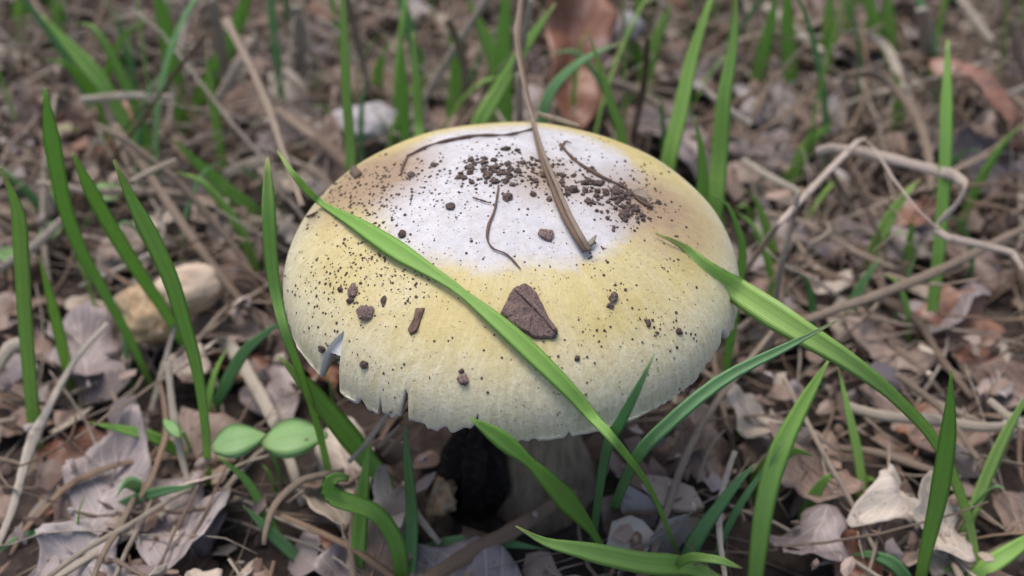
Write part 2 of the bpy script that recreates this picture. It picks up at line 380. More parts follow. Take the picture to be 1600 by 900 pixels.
def build_stem():
    g = Geo(); rings = []; uvr = []; H = RIM_Z + .012
    zs = [-.022, -.015, -.008, 0, .008, .02, .035, .05, .065, H]; rs = [.004, .0105, .0155, .0165, .0145, .0118, .0105, .0098, .0095, .0105]
    P = spline([(r_, 0, z) for r_, z in zip(rs, zs)], 34); n = 40
    for i, p in enumerate(P):
        ring = []
        for j in range(n):
            th = 2 * math.pi * j / n; k = 1 + .05 * noise.noise((math.cos(th) * 2.5, math.sin(th) * 2.5, p[2] * 60)) + .012 * math.sin(th * 9 + p[2] * 40)
            ring.append(Vector((p[0] * k * math.cos(th) + .009 * (1 - p[2] / H), p[0] * k * math.sin(th) + .001 * (1 - p[2] / H), p[2])))
        rings.append(ring); uvr.append([(j / n, i / 33) for j in range(n)])
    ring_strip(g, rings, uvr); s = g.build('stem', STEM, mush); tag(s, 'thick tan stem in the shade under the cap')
build_stem()
cm = cap.data
bvh = BVHTree.FromPolygons([v.co + Vector((0, 0, RIM_Z)) for v in cm.vertices], [tuple(p.vertices) for p in cm.polygons])
def hit(px, py):
    d = ray(px, py).normalized(); h = bvh.ray_cast(CAM, d)
    return (h[0], h[1], h[3]) if h[0] else None
def clear_cap(p, c):
    """keep a point that lies in front of the cap a little off its skin"""
    d = (p - CAM); L = d.length; d.normalize(); h = bvh.ray_cast(CAM, d)
    if h[0] and L > h[3] - c: return CAM + d * (h[3] - c)
    return p
def over_cap(P):
    return any(bvh.ray_cast(CAM, (p - CAM).normalized())[0] for p in P)

# ------------------------------------------------------------------ blades and straws traced from the ground up
def polyl(P, n):
    P = [np.array(p, float) for p in P]; acc = np.cumsum([0] + [np.linalg.norm(P[i + 1] - P[i]) for i in range(len(P) - 1)]); A = np.array(P)
    return [np.array([np.interp(t, acc, A[:, k]) for k in range(3)]) for t in np.linspace(0, acc[-1], n)]
def path(pts, y0=None, y1=None, z=None, z1=None, c=.0012, n=30, front=True, ground_root=True, sharp=False):
    """pts (px, py[, y|'c']); y0/y1 = depth planes of root and tip, or z (z1) = height it lies at"""
    m = len(pts); out = []
    if z is not None:
        for i, q in enumerate(pts):
            zz = z + ((z1 if z1 is not None else z) - z) * i / (m - 1)
            if len(q) > 2 and q[2] != 'c': zz = q[2]
            p = at_z(q[0], q[1], zz)
            if len(q) > 2 and q[2] == 'c':
                h = hit(q[0], q[1]); p = h[0] + h[1] * c if h else p
            out.append(p)
    else:
        if y0 is None: y0 = at_z(pts[0][0], pts[0][1], .004).y
        if y1 is None: y1 = y0
        ys = []
        for i, q in enumerate(pts):
            ys.append(q[2] if len(q) > 2 else None)
        known = [(0, y0)] + [(i, (hit(*pts[i][:2])[0].y if hit(*pts[i][:2]) else y1) if v == 'c' else v) for i, v in enumerate(ys) if v is not None and 0 < i] 
        if known[-1][0] != m - 1: known.append((m - 1, y1))
        for i, q in enumerate(pts):
            y = float(np.interp(i, [k[0] for k in known], [k[1] for k in known])); p = at_y(q[0], q[1], y)
            if len(q) > 2 and q[2] == 'c':
                h = hit(q[0], q[1]); p = h[0] + h[1] * c if h else p
            out.append(p)
        if ground_root:
            r0 = out[0]; gg = gz(r0.x, r0.y)
            if r0.z > gg + .004:
                out.insert(0, Vector((r0.x + (r0.x - out[1].x) * .15, r0.y, gg - .003)))
                if r0.z - gg > .03: out.insert(1, Vector((r0.x, r0.y, gg + (r0.z - gg) * .55)))
            else: out[0] = Vector((r0.x, r0.y, gg - .003))
    P = [Vector(p) for p in (polyl if sharp else spline)(out, n)]
    if front: P = [clear_cap(p, c) for p in P]
    return P
def widths(wl, P, base=.45, tip=.06):
    """wl = px width, or list of (t, px)"""
    n = len(P); W = []; q = [to_px(p) for p in P]; acc = np.cumsum([0] + [math.dist(q[i], q[i + 1]) for i in range(n - 1)]); acc = acc / max(acc[-1], 1e-6)
    for i, p in enumerate(P):
        t = float(acc[i]); k = depth(p) / FPX
        if isinstance(wl, (int, float)):
            s = base + (1 - base) * min(t / .35, 1); e = 1 if t < .5 else max(tip, 1 - ((t - .5) / .5) ** 1.8); px = wl * s * e
        else: px = float(np.interp(t, [a for a, b in wl], [b for a, b in wl]))
        W.append(px * k * .5)
    return W
def view_side(P, turn=0):
    T = tangents(P); out = []
    for p, t in zip(P, T):
        s = t.cross((p - CAM).normalized())
        if s.length < 1e-4: s = Vector((1, 0, 0))
        s.normalize(); s = Matrix.Rotation(turn, 3, t) @ s; out.append(s)
    return out
def grass(label, pts, wl, y0=None, y1=None, m=None, turn=None, group=None, n=30, **k):
    P = path(pts, y0, y1, n=n, **k); W = widths(wl, P); tn = rng.uniform(-.45, .45) if turn is None else turn
    W = [a / math.cos(tn) for a in W]
    g = Geo(); add_blade(g, P, W, view_side(P, tn), fold=rng.uniform(.15, .4))
    o = rooted(g.build('grass_blade', m or GRASS)); tag(o, label, 'grass blade', group or 'green grass blades growing through the litter'); return o
def straw(label, pts, wl, z=.02, z1=None, m=None, group=None, flat=.38, n=34, name='dry_straw', cat='straw', rough=.12, **k):
    if 'y0' in k: P = path(pts, k.pop('y0'), k.pop('y1', None), n=n, **k)
    else: P = path(pts, z=z, z1=z1, n=n, **k)
    W = widths([(0, wl * .85), (.5, wl), (1, wl * .7)] if isinstance(wl, (int, float)) else wl, P); sd_ = rng.random() * 50
    W = [a * (1 + rough * noise.noise((i * .7, sd_, 0)) * 2) for i, a in enumerate(W)]
    g = Geo(); add_tube(g, P, W, [a * flat for a in W], view_side(P)[n // 2], 7)
    o = rooted(g.build(name, m or STRAW)); tag(o, label, cat, group or 'dry straws and stalks in the litter'); return o

# blades in front of and touching the cap
grass('long green blade lying diagonally across the whole front of the cap',
      [(1068, 866), (1020, 772, -.045), (965, 695, -.06), (920, 645, 'c'), (880, 602, 'c'), (800, 527, 'c'), (722, 462, 'c'), (690, 440, 'c'), (620, 396, 'c'), (560, 357, 'c'), (505, 322, 'c'), (462, 277, .004), (433, 235, .012)],
      [(0, 6), (.14, 9), (.27, 16), (.36, 25), (.45, 30), (.52, 26), (.60, 13), (.65, 18), (.73, 33), (.79, 27), (.87, 10), (.94, 12), (1, 2)], turn=.1, n=56, c=.0016)
grass('broad green blade arching down onto the right shoulder of the cap',
      [(1527, 905), (1510, 800, -.025), (1465, 695, -.03), (1400, 622, -.035), (1330, 567, -.035), (1250, 517, -.03), (1170, 466, -.02), (1105, 420, -.008), (1062, 388, 'c'), (1022, 370, 'c')],
      [(0, 12), (.3, 17), (.45, 20), (.6, 34), (.72, 46), (.82, 40), (.9, 22), (.95, 9), (1, 3)], turn=-.1, n=48, c=.001)
grass('blue green blade slanting past the lower right rim, its tip crossing a broad blade',
      [(955, 790), (990, 722, -.05), (1040, 665, -.055), (1130, 592, -.05), (1230, 541, -.045), (1310, 500, -.042)], [(0, 14), (.3, 22), (.55, 22), (.8, 14), (1, 2)], m=GRASS_DARK, turn=.2)
grass('short pointed blade standing upright before the lower rim of the cap',
      [(925, 840), (945, 715, -.05), (972, 655, -.06), (1000, 600, -.062), (1023, 552, -.06)], [(0, 10), (.35, 14), (.6, 19), (.8, 13), (1, 1.5)], m=GRASS_DARK, turn=.1)
grass('twisted green blade whose tip touches the lower edge of the cap below the bark flake',
      [(955, 880), (935, 846, -.035), (890, 788, -.05), (838, 733, -.06), (790, 692, -.063), (733, 652, -.064)], [(0, 9), (.22, 12), (.42, 36), (.55, 28), (.66, 15), (.8, 31), (.9, 22), (1, 2)], turn=.1, n=36)
grass('glossy green blade lying nearly level above the leaf litter under the stem',
      [(1180, 960), (1095, 893, -.04), (1000, 879, -.055), (900, 858, -.062), (850, 846, -.063), (806, 822, -.063)], [(0, 12), (.3, 22), (.45, 36), (.7, 32), (.88, 14), (1, 2)], turn=.05, n=36)
grass('small blade tip poking out from under the glossy level blade',
      [(1010, 930), (1060, 880, -.045), (1110, 873, -.05), (1160, 888, -.05)], [(0, 14), (.6, 16), (.85, 12), (1, 2)], turn=0)
grass('upright pointed blade standing alone over pale leaves, lit bright green',
      [(1434, 925), (1447, 860), (1465, 782), (1478, 702), (1484, 640), (1486, 578)], [(0, 14), (.25, 20), (.55, 30), (.75, 26), (.9, 12), (1, 2)], y1=-.045, turn=.1)
grass('leaning blade under the tip of the blue green blade by the right rim',
      [(1178, 915), (1192, 800), (1215, 712), (1250, 640), (1295, 562)], [(0, 22), (.3, 30), (.6, 34), (.85, 20), (1, 3)], y1=-.005, turn=.2)
grass('dark blade with curled tip rising from the litter beside a pale straw',
      [(1062, 900), (1085, 848), (1130, 782), (1160, 745), (1180, 726)], [(0, 26), (.4, 24), (.75, 16), (1, 5)], y1=-.03, m=GRASS_DARK)
grass('thin dark blade parallel to the curled dark one',
      [(1105, 880), (1150, 800), (1190, 740), (1225, 690)], 12, y1=-.02, m=GRASS_DARK)
grass('tall upright blade standing close against the left edge of the cap',
      [(520, 760), (500, 680, -.015), (472, 590, -.03), (447, 525, -.035), (431, 460, -.03), (423, 400, -.028), (419, 320, -.025), (418, 246, -.02)], [(0, 10), (.3, 12), (.5, 14), (.68, 20), (.85, 23), (.95, 14), (1, 4)], turn=.1, n=40)
grass('broad blade leaning below the torn left rim of the cap',
      [(640, 810), (600, 752), (560, 702, -.01), (520, 652, -.018), (478, 602, -.022), (436, 557, -.022)], [(0, 16), (.3, 26), (.55, 36), (.8, 28), (1, 3)], turn=.15)
grass('dark upright blade below the split in the rim, in the shade of the cap',
      [(640, 915), (645, 810, -.03), (640, 740, -.04), (632, 664, -.045)], [(0, 24), (.4, 22), (.8, 14), (1, 2)], m=GRASS_DARK)
grass('blade bent over into a curl at its tip near the round leaves',
      [(630, 915), (618, 850), (590, 806), (556, 790), (528, 781), (513, 768), (514, 752), (528, 744), (545, 748)], [(0, 18), (.3, 26), (.55, 26), (.8, 30), (1, 10)], y1=-.035, turn=.3, n=40)
grass('upright blade rising behind the curled blade below the left rim',
      [(556, 920), (562, 830), (570, 740), (578, 690)], 24, y1=-.02)
grass('dark blade lying level across the shadow under the stem',
      [(648, 870), (700, 850), (765, 846), (850, 858)], 22, y1=-.03, m=GRASS_DARK)
# left side
LB = 'green blade rooted left of the cap among '
grass(LB + 'straw, bent where it passes the pale husk', [(240, 600), (205, 535), (160, 452), (128, 395), (103, 330), (90, 270), (78, 200), (70, 138)], [(0, 10), (.3, 15), (.6, 22), (.85, 27), (1, 5)], y1=.03)
grass('straight upright blade farthest from the cap past the pale husk', [(58, 690), (48, 600), (40, 500), (34, 400), (28, 330), (2, 262)], [(0, 20), (.4, 22), (.8, 24), (1, 4)], y1=.0)
grass(LB + 'straw, leaning over the pale husk', [(300, 560), (270, 505), (230, 443), (190, 380), (150, 310), (115, 240)], [(0, 10), (.3, 18), (.6, 24), (.85, 22), (1, 4)], y1=.02)
grass('long blade crossing right in front of the pale husk', [(326, 770), (322, 680), (309, 582), (290, 512), (268, 440), (240, 378), (205, 310), (178, 250)], [(0, 10), (.3, 15), (.55, 24), (.8, 28), (1, 4)], y1=-.01)
grass('short blade between the straight upright blade and the pale husk', [(110, 600), (98, 545), (80, 470), (60, 398)], 18, y1=.02)
grass('broad green blade leaning over the litter behind the pale husk', [(262, 300), (240, 262), (200, 200), (160, 132), (110, 74), (66, 24)], [(0, 10), (.4, 20), (.7, 28), (1, 4)], y1=.16)
grass('tall blade behind the pale husk, standing straight', [(285, 200), (272, 120), (260, 50), (243, -20), (230, -60)], 26)
grass('tall blade leaning towards the bleached stalk behind the cap', [(290, 200), (312, 150), (350, 80), (385, -5), (400, -50)], 26)
grass('low blade bowed over grey straw beside the cap', [(420, 352), (398, 330), (355, 298), (310, 258), (268, 215)], 22, y1=.10)
grass('blue green blade slanting up towards the left edge of the cap', [(335, 640), (375, 560), (410, 525), (445, 500)], 20, y1=-.005, m=GRASS_DARK)
grass('short blade beside the dark one left of the rim', [(440, 335), (420, 305), (395, 275), (372, 258)], 16, m=GRASS_DARK)
grass('low blade lying over a mauve leaf in the litter', [(300, 722), (275, 706), (240, 684), (195, 672), (138, 660)], 18, y1=.0)
grass('low dark blade over the litter below the mauve leaf', [(165, 812), (200, 785), (250, 768), (310, 758)], 18, m=GRASS_DARK, y1=-.02)
grass('thin blade arched over a whitish straw in the litter', [(145, 855), (125, 838), (75, 830), (30, 840), (-10, 870)], 11, y1=-.03, m=GRASS_DARK)
grass('slender blade beside the round green leaves', [(440, 850), (415, 800), (385, 750), (350, 720), (335, 705)], 15, y1=-.01)
grass('dark leaning blade under the round green leaves', [(470, 880), (440, 850), (410, 820), (380, 790)], 20, m=GRASS_DARK)
# behind the cap
grass('slim upright blade right behind the left shoulder of the cap', [(548, 275), (547, 225), (541, 150), (538, 60), (535, -30), (533, -70)], [(0, 17), (.4, 17), (.7, 15), (1, 4)], y0=.085, y1=.10, turn=.1, front=False)
grass('pointed blade standing behind the cap, left of its crown', [(656, 225), (655, 195), (650, 120), (645, 50)], [(0, 18), (.5, 18), (.85, 12), (1, 3)], y0=.10, y1=.11, front=False)
grass('short blade beside the pointed one behind the cap', [(632, 200), (629, 120), (626, 44)], 18, y0=.14, front=False)
grass('broad blade slanting behind the crown towards a leaning stalk', [(746, 205), (780, 142), (822, 72), (868, 5)], [(0, 26), (.5, 26), (.85, 14), (1, 3)], y0=.12, y1=.13, front=False)
grass('tall blade behind the crown standing by the twisted dry stalk', [(790, 200), (788, 100), (790, 10), (796, -60)], 26, y0=.15, front=False)
grass('tall blade behind the crown crossing its neighbour', [(770, 200), (775, 110), (750, 40), (725, -15)], 24, y0=.17, front=False)
grass('blue green blade bent over beside the big brown leaf', [(848, 190), (862, 142), (890, 110), (925, 86), (972, 66)], [(0, 14), (.4, 18), (.7, 17), (1, 3)], y0=.10, y1=.11, m=GRASS_DARK, front=False)
grass('slim blade leaning behind the cap beside the white pebble', [(974, 225), (955, 160), (936, 100), (918, 44)], 17, y0=.085, y1=.09, front=False)
grass('tall blade in the clump behind the right shoulder of the cap, slanting', [(1044, 262), (1065, 170), (1082, 90), (1112, -5), (1125, -50)], 25, y0=.09, y1=.12, front=False)
grass('tall blade in the clump behind the right shoulder, upright', [(1118, 320), (1124, 250), (1132, 150), (1146, 70), (1152, -20)], 27, y0=.07, y1=.09, front=False)
grass('short stout blade at the foot of the clump behind the right shoulder', [(1095, 320), (1097, 250), (1085, 180)], 24, y0=.065, front=False)
grass('thin blade peeping over the right edge of the cap', [(1160, 400), (1150, 350), (1135, 318), (1112, 302)], 16, y0=.03, front=False)
grass('bright thin blade beside the right edge of the cap', [(1215, 420), (1195, 350), (1180, 310), (1165, 298)], 15)
grass('bent blade in the litter behind the folded straw', [(1225, 300), (1245, 262), (1270, 218), (1302, 192)], 22)
grass('tall slim blade standing beside the rust brown leaf', [(1450, 560), (1465, 410), (1476, 262), (1479, 150), (1481, 62)], [(0, 16), (.4, 20), (.8, 20), (1, 5)], y1=.10)
grass('blade in the far clump near the pale arched straw, slanting', [(1400, 130), (1378, 60), (1350, -10), (1340, -60)], 20)
grass('blade in the far clump near the pale arched straw, upright', [(1392, 130), (1390, 50), (1385, -40)], 22)
grass('short blade standing on the litter before the zigzag straw', [(1415, 430), (1420, 390), (1426, 340)], 16)
grass('slanting blade at the edge of the litter right of the lone upright blade', [(1508, 830), (1535, 760), (1570, 680), (1615, 600)], 20, y1=.0)
grass('broad low blade right of the lone upright blade', [(1500, 930), (1540, 890), (1580, 862), (1640, 820)], 30, y1=-.03)
grass('dark bowed blade on the litter left of the lone upright blade', [(1420, 920), (1400, 885), (1365, 868), (1330, 866)], 22, y1=-.03, m=GRASS_DARK)
grass('small pale blade tip curling at the foot of the lone upright blade', [(1450, 920), (1470, 896), (1490, 886), (1512, 882)], 9, y1=-.035)
grass('short blade in the litter under the leaning blade', [(1255, 810), (1275, 770), (1295, 745), (1312, 750)], 20)
grass('slim blade standing between the broad arching blade and pink brown leaf', [(1350, 800), (1342, 720), (1325, 640), (1310, 575)], 15, y1=.01)

# ------------------------------------------------------------------ dry straws
def stalk_over_cap():
    """two twisted strands bent over behind the crown, their loose end resting on the cap"""
    root = bpy.data.objects.new('dry_stalk', None); C.objects.link(root); root.empty_display_size = .01
    base = [Vector((.03, .33, gz(.03, .33) - .002)), Vector((.026, .31, .09)), Vector((.016, .25, .155)), Vector((.008, .17, .17)), at_y(817, -40, .09)]
    pts = base + [at_y(808, 55, .062), at_y(819, 130, .045), at_y(829, 175, .036)]
    for q in ((838, 225), (850, 262), (868, 305), (887, 350), (915, 400)): h = hit(*q); pts.append(h[0] + h[1] * .0013)
    P = [Vector(p) for p in spline(pts, 90)]; P = [clear_cap(p, .0009) if i > 55 else p for i, p in enumerate(P)]; T = tangents(P)
    root.location = base[0]
    for s in (0, 1):
        Q = []
        for i, p in enumerate(P):
            a = i * .22 + s * math.pi; sd_ = T[i].cross(Vector((0, 0, 1))).normalized(); nn = sd_.cross(T[i]).normalized()
            f = .00042 * (1 + .8 * max(0, (i - 78) / 12)); Q.append(p + sd_ * math.cos(a) * f + nn * abs(math.sin(a)) * f - root.location)
        g = Geo(); W = [.00052 * (1 + .25 * noise.noise((i * .4, s * 9, 2))) * (1 if i < 86 else 1.25) for i in range(90)]
        add_tube(g, Q, W, [x * .6 for x in W], Vector((1, 0, 0)), 7); g.build('strand', STRAW if s else STRAW_BROWN, root)
    h = hit(922, 388); q = h[0] + h[1] * .0009 - root.location; g = Geo()
    add_blade(g, [q + Vector((-.0012, -.0012, 0)), q + Vector((0, .0004, .0006)), q + Vector((.0012, .0022, .0012))], [.0003, .0008, .0002], Vector((1, -.4, 0)), .3)
    g.build('torn_sheath', STRAW_PALE, root)
    tag(root, 'twisted dry stalk reaching down from above and resting on the white crown', 'stalk')
stalk_over_cap()
G_CAP = 'plant fibres lying on the cap'
def fibre(label, pts, wl, m=FIBRE):
    return straw(label, [(a + rng.gauss(0, 1.5), b + rng.gauss(0, 1.5), 'c') for a, b in pts], wl * .72, z=.1, m=m, group=G_CAP, name='plant_fibre', cat='fibre', c=.0005, flat=.7, rough=.35, n=26)
fibre('long dark fibre curving along the back of the crown', [(640, 246), (680, 228), (740, 216), (790, 211), (830, 206)], 7)
fibre('short dark fibre end hooking down at the left of the long one', [(638, 250), (628, 262), (626, 276)], 6)
fibre('pinkish brown bent fibre kinked in the middle of the white crown', [(779, 292), (772, 330), (764, 355), (761, 378), (772, 390), (792, 400), (813, 420)], 6)
fibre('thin short fibre lying left of the bent pinkish fibre', [(740, 312), (752, 316), (766, 320)], 4)
fibre('long brown fibre slanting down the right of the white crown', [(874, 228), (900, 252), (935, 276), (975, 300), (1000, 318), (1020, 328)], 8)
fibre('tiny fibre crossing the upper end of the slanting brown fibre', [(872, 236), (884, 228), (890, 226)], 5)
fibre('small dark fibre lying on the left shoulder of the cap', [(482, 342), (490, 338), (500, 334)], 6)
def husk_on_cap():
    h = hit(998, 308); P = [h[0] + h[1] * .0008 + Vector((x, -x * .6 , -abs(x) * .12)) for x in (-.0026, -.0013, 0, .0013, .0026)]
    P = [clear_cap(p, .0007) for p in P]; g = Geo(); add_blade(g, P, [.0002, .0008, .0011, .0008, .0002], Vector((.5, .7, .1)), .6, .0002)
    tag(rooted(g.build('seed_husk', STRAW_PALE)), 'curled pale husk stuck at the lower end of the slanting brown fibre', 'husk')
husk_on_cap()
straw('pale straw bit behind the crown beside the twisted stalk', [(840, 178), (862, 184), (882, 190), (905, 197)], 9, y0=.045, y1=.042, m=STRAW_PALE, front=False, ground_root=False)
straw('short upright straw stub behind the crown', [(812, 205), (812, 160), (810, 115)], 16, y0=.075, m=STRAW_PALE, front=False)
DS = 'dry straws traced in the litter'
straw('pinkish flat straw folded in zigzags on the right', [(1275, 238), (1300, 231), (1350, 238), (1420, 256), (1490, 274), (1507, 288), (1508, 300), (1490, 325), (1464, 350), (1463, 360), (1480, 372), (1530, 382), (1580, 394), (1602, 425), (1640, 500, .01)],
      [(0, 15), (.4, 19), (.5, 14), (.7, 13), (1, 13)], z=.06, z1=.05, m=STRAW_PINK, n=80, sharp=True, flat=.22)
straw('thin straw bent in a sharp peak beside the folded pinkish straw', [(1150, 445, .01), (1215, 352), (1290, 272), (1340, 222), (1352, 218), (1366, 232), (1400, 285), (1436, 330), (1466, 358)], 11, z=.062, z1=.064, m=STRAW_PINK, n=60, sharp=True)
straw('short upright straw with a white tip crossing the peaked thin straw', [(1222, 412), (1236, 355), (1248, 298)], 12, y0=.045, y1=.05)
straw('long thick straw slanting across the litter right of the cap', [(1255, 502), (1310, 482), (1370, 462), (1460, 426), (1530, 392), (1610, 352)], 17, z=.035, z1=.035)
straw('straw passing under the long thick slanting one', [(1240, 402), (1300, 432), (1360, 458), (1430, 498), (1470, 560), (1520, 622)], 15, z=.015, z1=.02)
straw('bleached stalk with a white broken end behind the pale litter on the left', [(352, 30), (388, 98), (420, 170), (440, 232), (472, 322)], [(0, 17), (.1, 13), (.5, 12), (1, 10)], y0=.16, y1=.03, ground_root=False)
straw('long straight straw slanting past the pale husk', [(178, 195), (232, 272), (300, 372), (362, 452), (412, 512)], 15, z=.05, z1=.015)
straw('broad bleached straw arched over at the left below the husk', [(318, 548), (338, 532), (358, 540), (386, 582), (420, 642), (450, 712), (474, 790)], [(0, 14), (.2, 24), (.6, 21), (1, 14)], flat=.16, z=.025, z1=.006, m=STRAW_PALE, n=44)
straw('whitish straw swollen at its joint, slanting at the far left', [(168, 505), (118, 562), (72, 645), (50, 690), (36, 735), (18, 800), (-12, 870)], [(0, 8), (.4, 12), (.52, 22), (.62, 16), (1, 12)], z=.03, z1=.012, m=STRAW_PALE, n=50)
straw('long thin straw slanting up through the lower left litter', [(70, 905), (135, 858), (200, 822), (280, 772), (300, 764)], 10, z=.02, z1=.016, m=STRAW_PALE)
straw('slim upright straw passing the tiny bright leaf', [(262, 565), (270, 640), (285, 720), (306, 792)], 13, z=.035, z1=.01)
straw('straw rising towards the round green leaves', [(320, 800), (365, 750), (400, 712), (430, 690)], 11, z=.01, z1=.02)
straw('thick brown stem lying in the shadow before the mushroom foot', [(655, 915), (730, 868), (800, 830), (860, 792), (905, 770)], 28, z=.016, z1=.014, m=STRAW_BROWN)
straw('brown straw standing up under the glossy level blade', [(972, 765), (985, 810), (996, 860), (1003, 920)], 20, z=.012, z1=.02, m=STRAW_BROWN)
straw('thin pale straw upright beside the dark curled blade', [(1148, 705), (1128, 770), (1124, 830), (1134, 910)], 11, z=.03, z1=.02, m=STRAW_PALE)
straw('jointed pale straw leaning behind the left shoulder of the cap', [(765, -10), (720, 60), (680, 125), (640, 195)], [(0, 14), (.3, 11), (.34, 15), (.6, 11), (.64, 16), (1, 9)], z=.07, z1=.02, m=STRAW_PALE)
straw('straight straw standing behind the slim upright blade', [(540, -15), (560, 70), (582, 165)], 13, z=.07, z1=.015)
straw('arched pale straw bent near the far green clump', [(1315, 52), (1352, 54), (1385, 75), (1405, 120), (1432, 175), (1450, 215)], 16, z=.03, z1=.015, m=STRAW_PALE, n=40)
straw('thick pale straw slanting behind the clump of blades', [(1195, 10), (1240, 45), (1285, 82)], 16, z=.03, m=STRAW_PALE)
straw('fine straw slanting through the lower right litter', [(1225, 590), (1290, 715), (1330, 785), (1370, 865)], 9, z=.03, z1=.012)
straw('level straw behind the lone upright blade', [(1320, 635), (1380, 650), (1450, 656), (1540, 668), (1600, 660)], 19, z=.02, m=STRAW_PALE)
straw('straw lying below the level one behind the lone blade', [(1310, 700), (1370, 708), (1440, 730), (1500, 748)], 14, z=.016)
straw('short bleached straw by the edge right of the lone blade', [(1545, 625), (1580, 655), (1600, 670)], 14, z=.03, m=STRAW_PALE)
straw('whitish straw curving at the far left edge', [(-20, 600), (15, 545), (40, 545), (60, 580)], 24, z=.02, m=STRAW_PALE)
straw('pale straw with cut end in the distance on the left', [(205, 100), (222, 72), (242, 45)], 20, y0=.24, m=STRAW_PALE, ground_root=False)
straw('thick straw lying level behind the tall left blade', [(350, 275), (390, 258), (425, 250)], 22, z=.02, m=STRAW_PALE)
straw('straw sloping down behind the cap from the grey lump', [(455, 180), (495, 215), (535, 250), (560, 275)], 22, z=.03)
straw('pale straw crossing low beside the folded one', [(1280, 440), (1200, 380), (1180, 372)], 10, z=.012)
straw('short brown twig stub with a round end standing in the litter', [(372, 930), (374, 905), (376, 878)], [(0, 10), (.7, 10), (.85, 16), (1, 14)], y0=-.028, y1=-.03, m=STRAW_PALE, name='twig', cat='twig')
straw('tiny broken twig end beside the twig stub', [(414, 940), (412, 915), (410, 896)], [(0, 12), (.8, 14), (1, 16)], y0=-.03, m=STRAW_PALE, name='twig', cat='twig')
straw('fibrous pale straw bundle below the torn rim, slanting up', [(545, 722), (575, 690), (600, 655), (612, 640)], 9, z=.03, z1=.05, m=STRAW_PALE)
straw('grey straw strip under the rim split, upper of two', [(590, 700), (610, 680), (625, 665)], 8, z=.03, z1=.045, m=STRAW_PALE)
straw('grey straw strip under the rim split, lower of two', [(598, 712), (620, 690), (640, 672)], 8, z=.03, z1=.045)

for l, p_, w_, z0, z1_, m_ in [
    ('pale straw leaning behind the right shoulder, crossing the blade clump', [(1095, 135), (1130, 165), (1175, 195)], 12, .05, .04, STRAW_PALE),
    ('tan straw arched behind the cap right of the big brown leaf', [(948, 128), (985, 140), (1020, 160), (1048, 185)], 13, .05, .035, STRAW),
    ('thin tan straw standing behind the slim leaning blade', [(1012, 60), (1006, 130), (988, 222)], 11, .08, .02, STRAW),
    ('short pale straw low behind the clump of blades', [(1160, 250), (1200, 275), (1250, 300)], 12, .03, .03, STRAW_PALE),
    ('short whitish stub standing among the far green clump', [(1440, 15), (1446, 50), (1448, 85)], 26, .06, .03, STRAW_PALE),
    ('whitish straw sloping towards the rust brown leaf', [(1498, -5), (1522, 30), (1550, 66)], 18, .05, .04, STRAW_PALE),
    ('tan straw hanging past the rust brown leaf', [(1578, 30), (1592, 80), (1606, 130)], 14, .07, .05, STRAW),
    ('curved tan straw below the arched pale straw', [(1320, 120), (1360, 116), (1395, 135), (1430, 180), (1450, 240), (1455, 300)], 16, .05, .03, STRAW),
    ('level pale straw behind the bent tall left blade', [(125, 156), (200, 150), (270, 152)], 13, .04, .04, STRAW_PALE),
    ('short pale straw slanting over the long straight straw', [(205, 284), (240, 266), (276, 250)], 11, .06, .06, STRAW_PALE),
    ('brown straw leaning behind the bent tall left blade', [(160, 150), (178, 200), (200, 260)], 14, .05, .03, STRAW),
    ('tan straw standing behind the bleached stalk', [(330, 0), (345, 70), (352, 130)], 18, .07, .03, STRAW),
    ('tan straw leaning behind the bleached stalk', [(395, 60), (360, 120), (330, 170)], 18, .05, .03, STRAW),
    ('broad lavender grey straw behind the slim upright blade', [(462, 10), (468, 60), (464, 110)], 24, .05, .02, STRAW_PALE),
    ('tan straw lying behind the left shoulder below the grey lump', [(430, 170), (470, 200), (520, 235)], 14, .03, .03, STRAW),
    ('bowed tan straw beside the left edge of the cap', [(430, 262), (462, 258), (500, 275), (520, 300)], 10, .04, .03, STRAW),
    ('pale straw behind the crown left of the twisted stalk', [(700, 30), (722, 90), (730, 160)], 14, .07, .03, STRAW),
    ('pale straw behind the crown beside the tall blade', [(830, 0), (815, 70), (800, 120)], 12, .10, .06, STRAW_PALE),
    ('long tan straw lying under the peaked thin straw', [(1180, 330), (1260, 350), (1340, 395), (1400, 420)], 12, .02, .02, STRAW),
    ('tan straw behind the zigzag fold', [(1330, 320), (1300, 270), (1290, 210)], 11, .02, .05, STRAW),
    ('pale straw among the straws behind the lone blade', [(1400, 585), (1470, 640), (1530, 720)], 12, .03, .02, STRAW),
    ('tan straw at the far left rising by the upright blade', [(0, 420), (60, 380), (110, 330)], 16, .02, .04, STRAW_PALE)]:
    straw(l, p_, w_, z=z0, z1=z1_, m=m_, front=False)
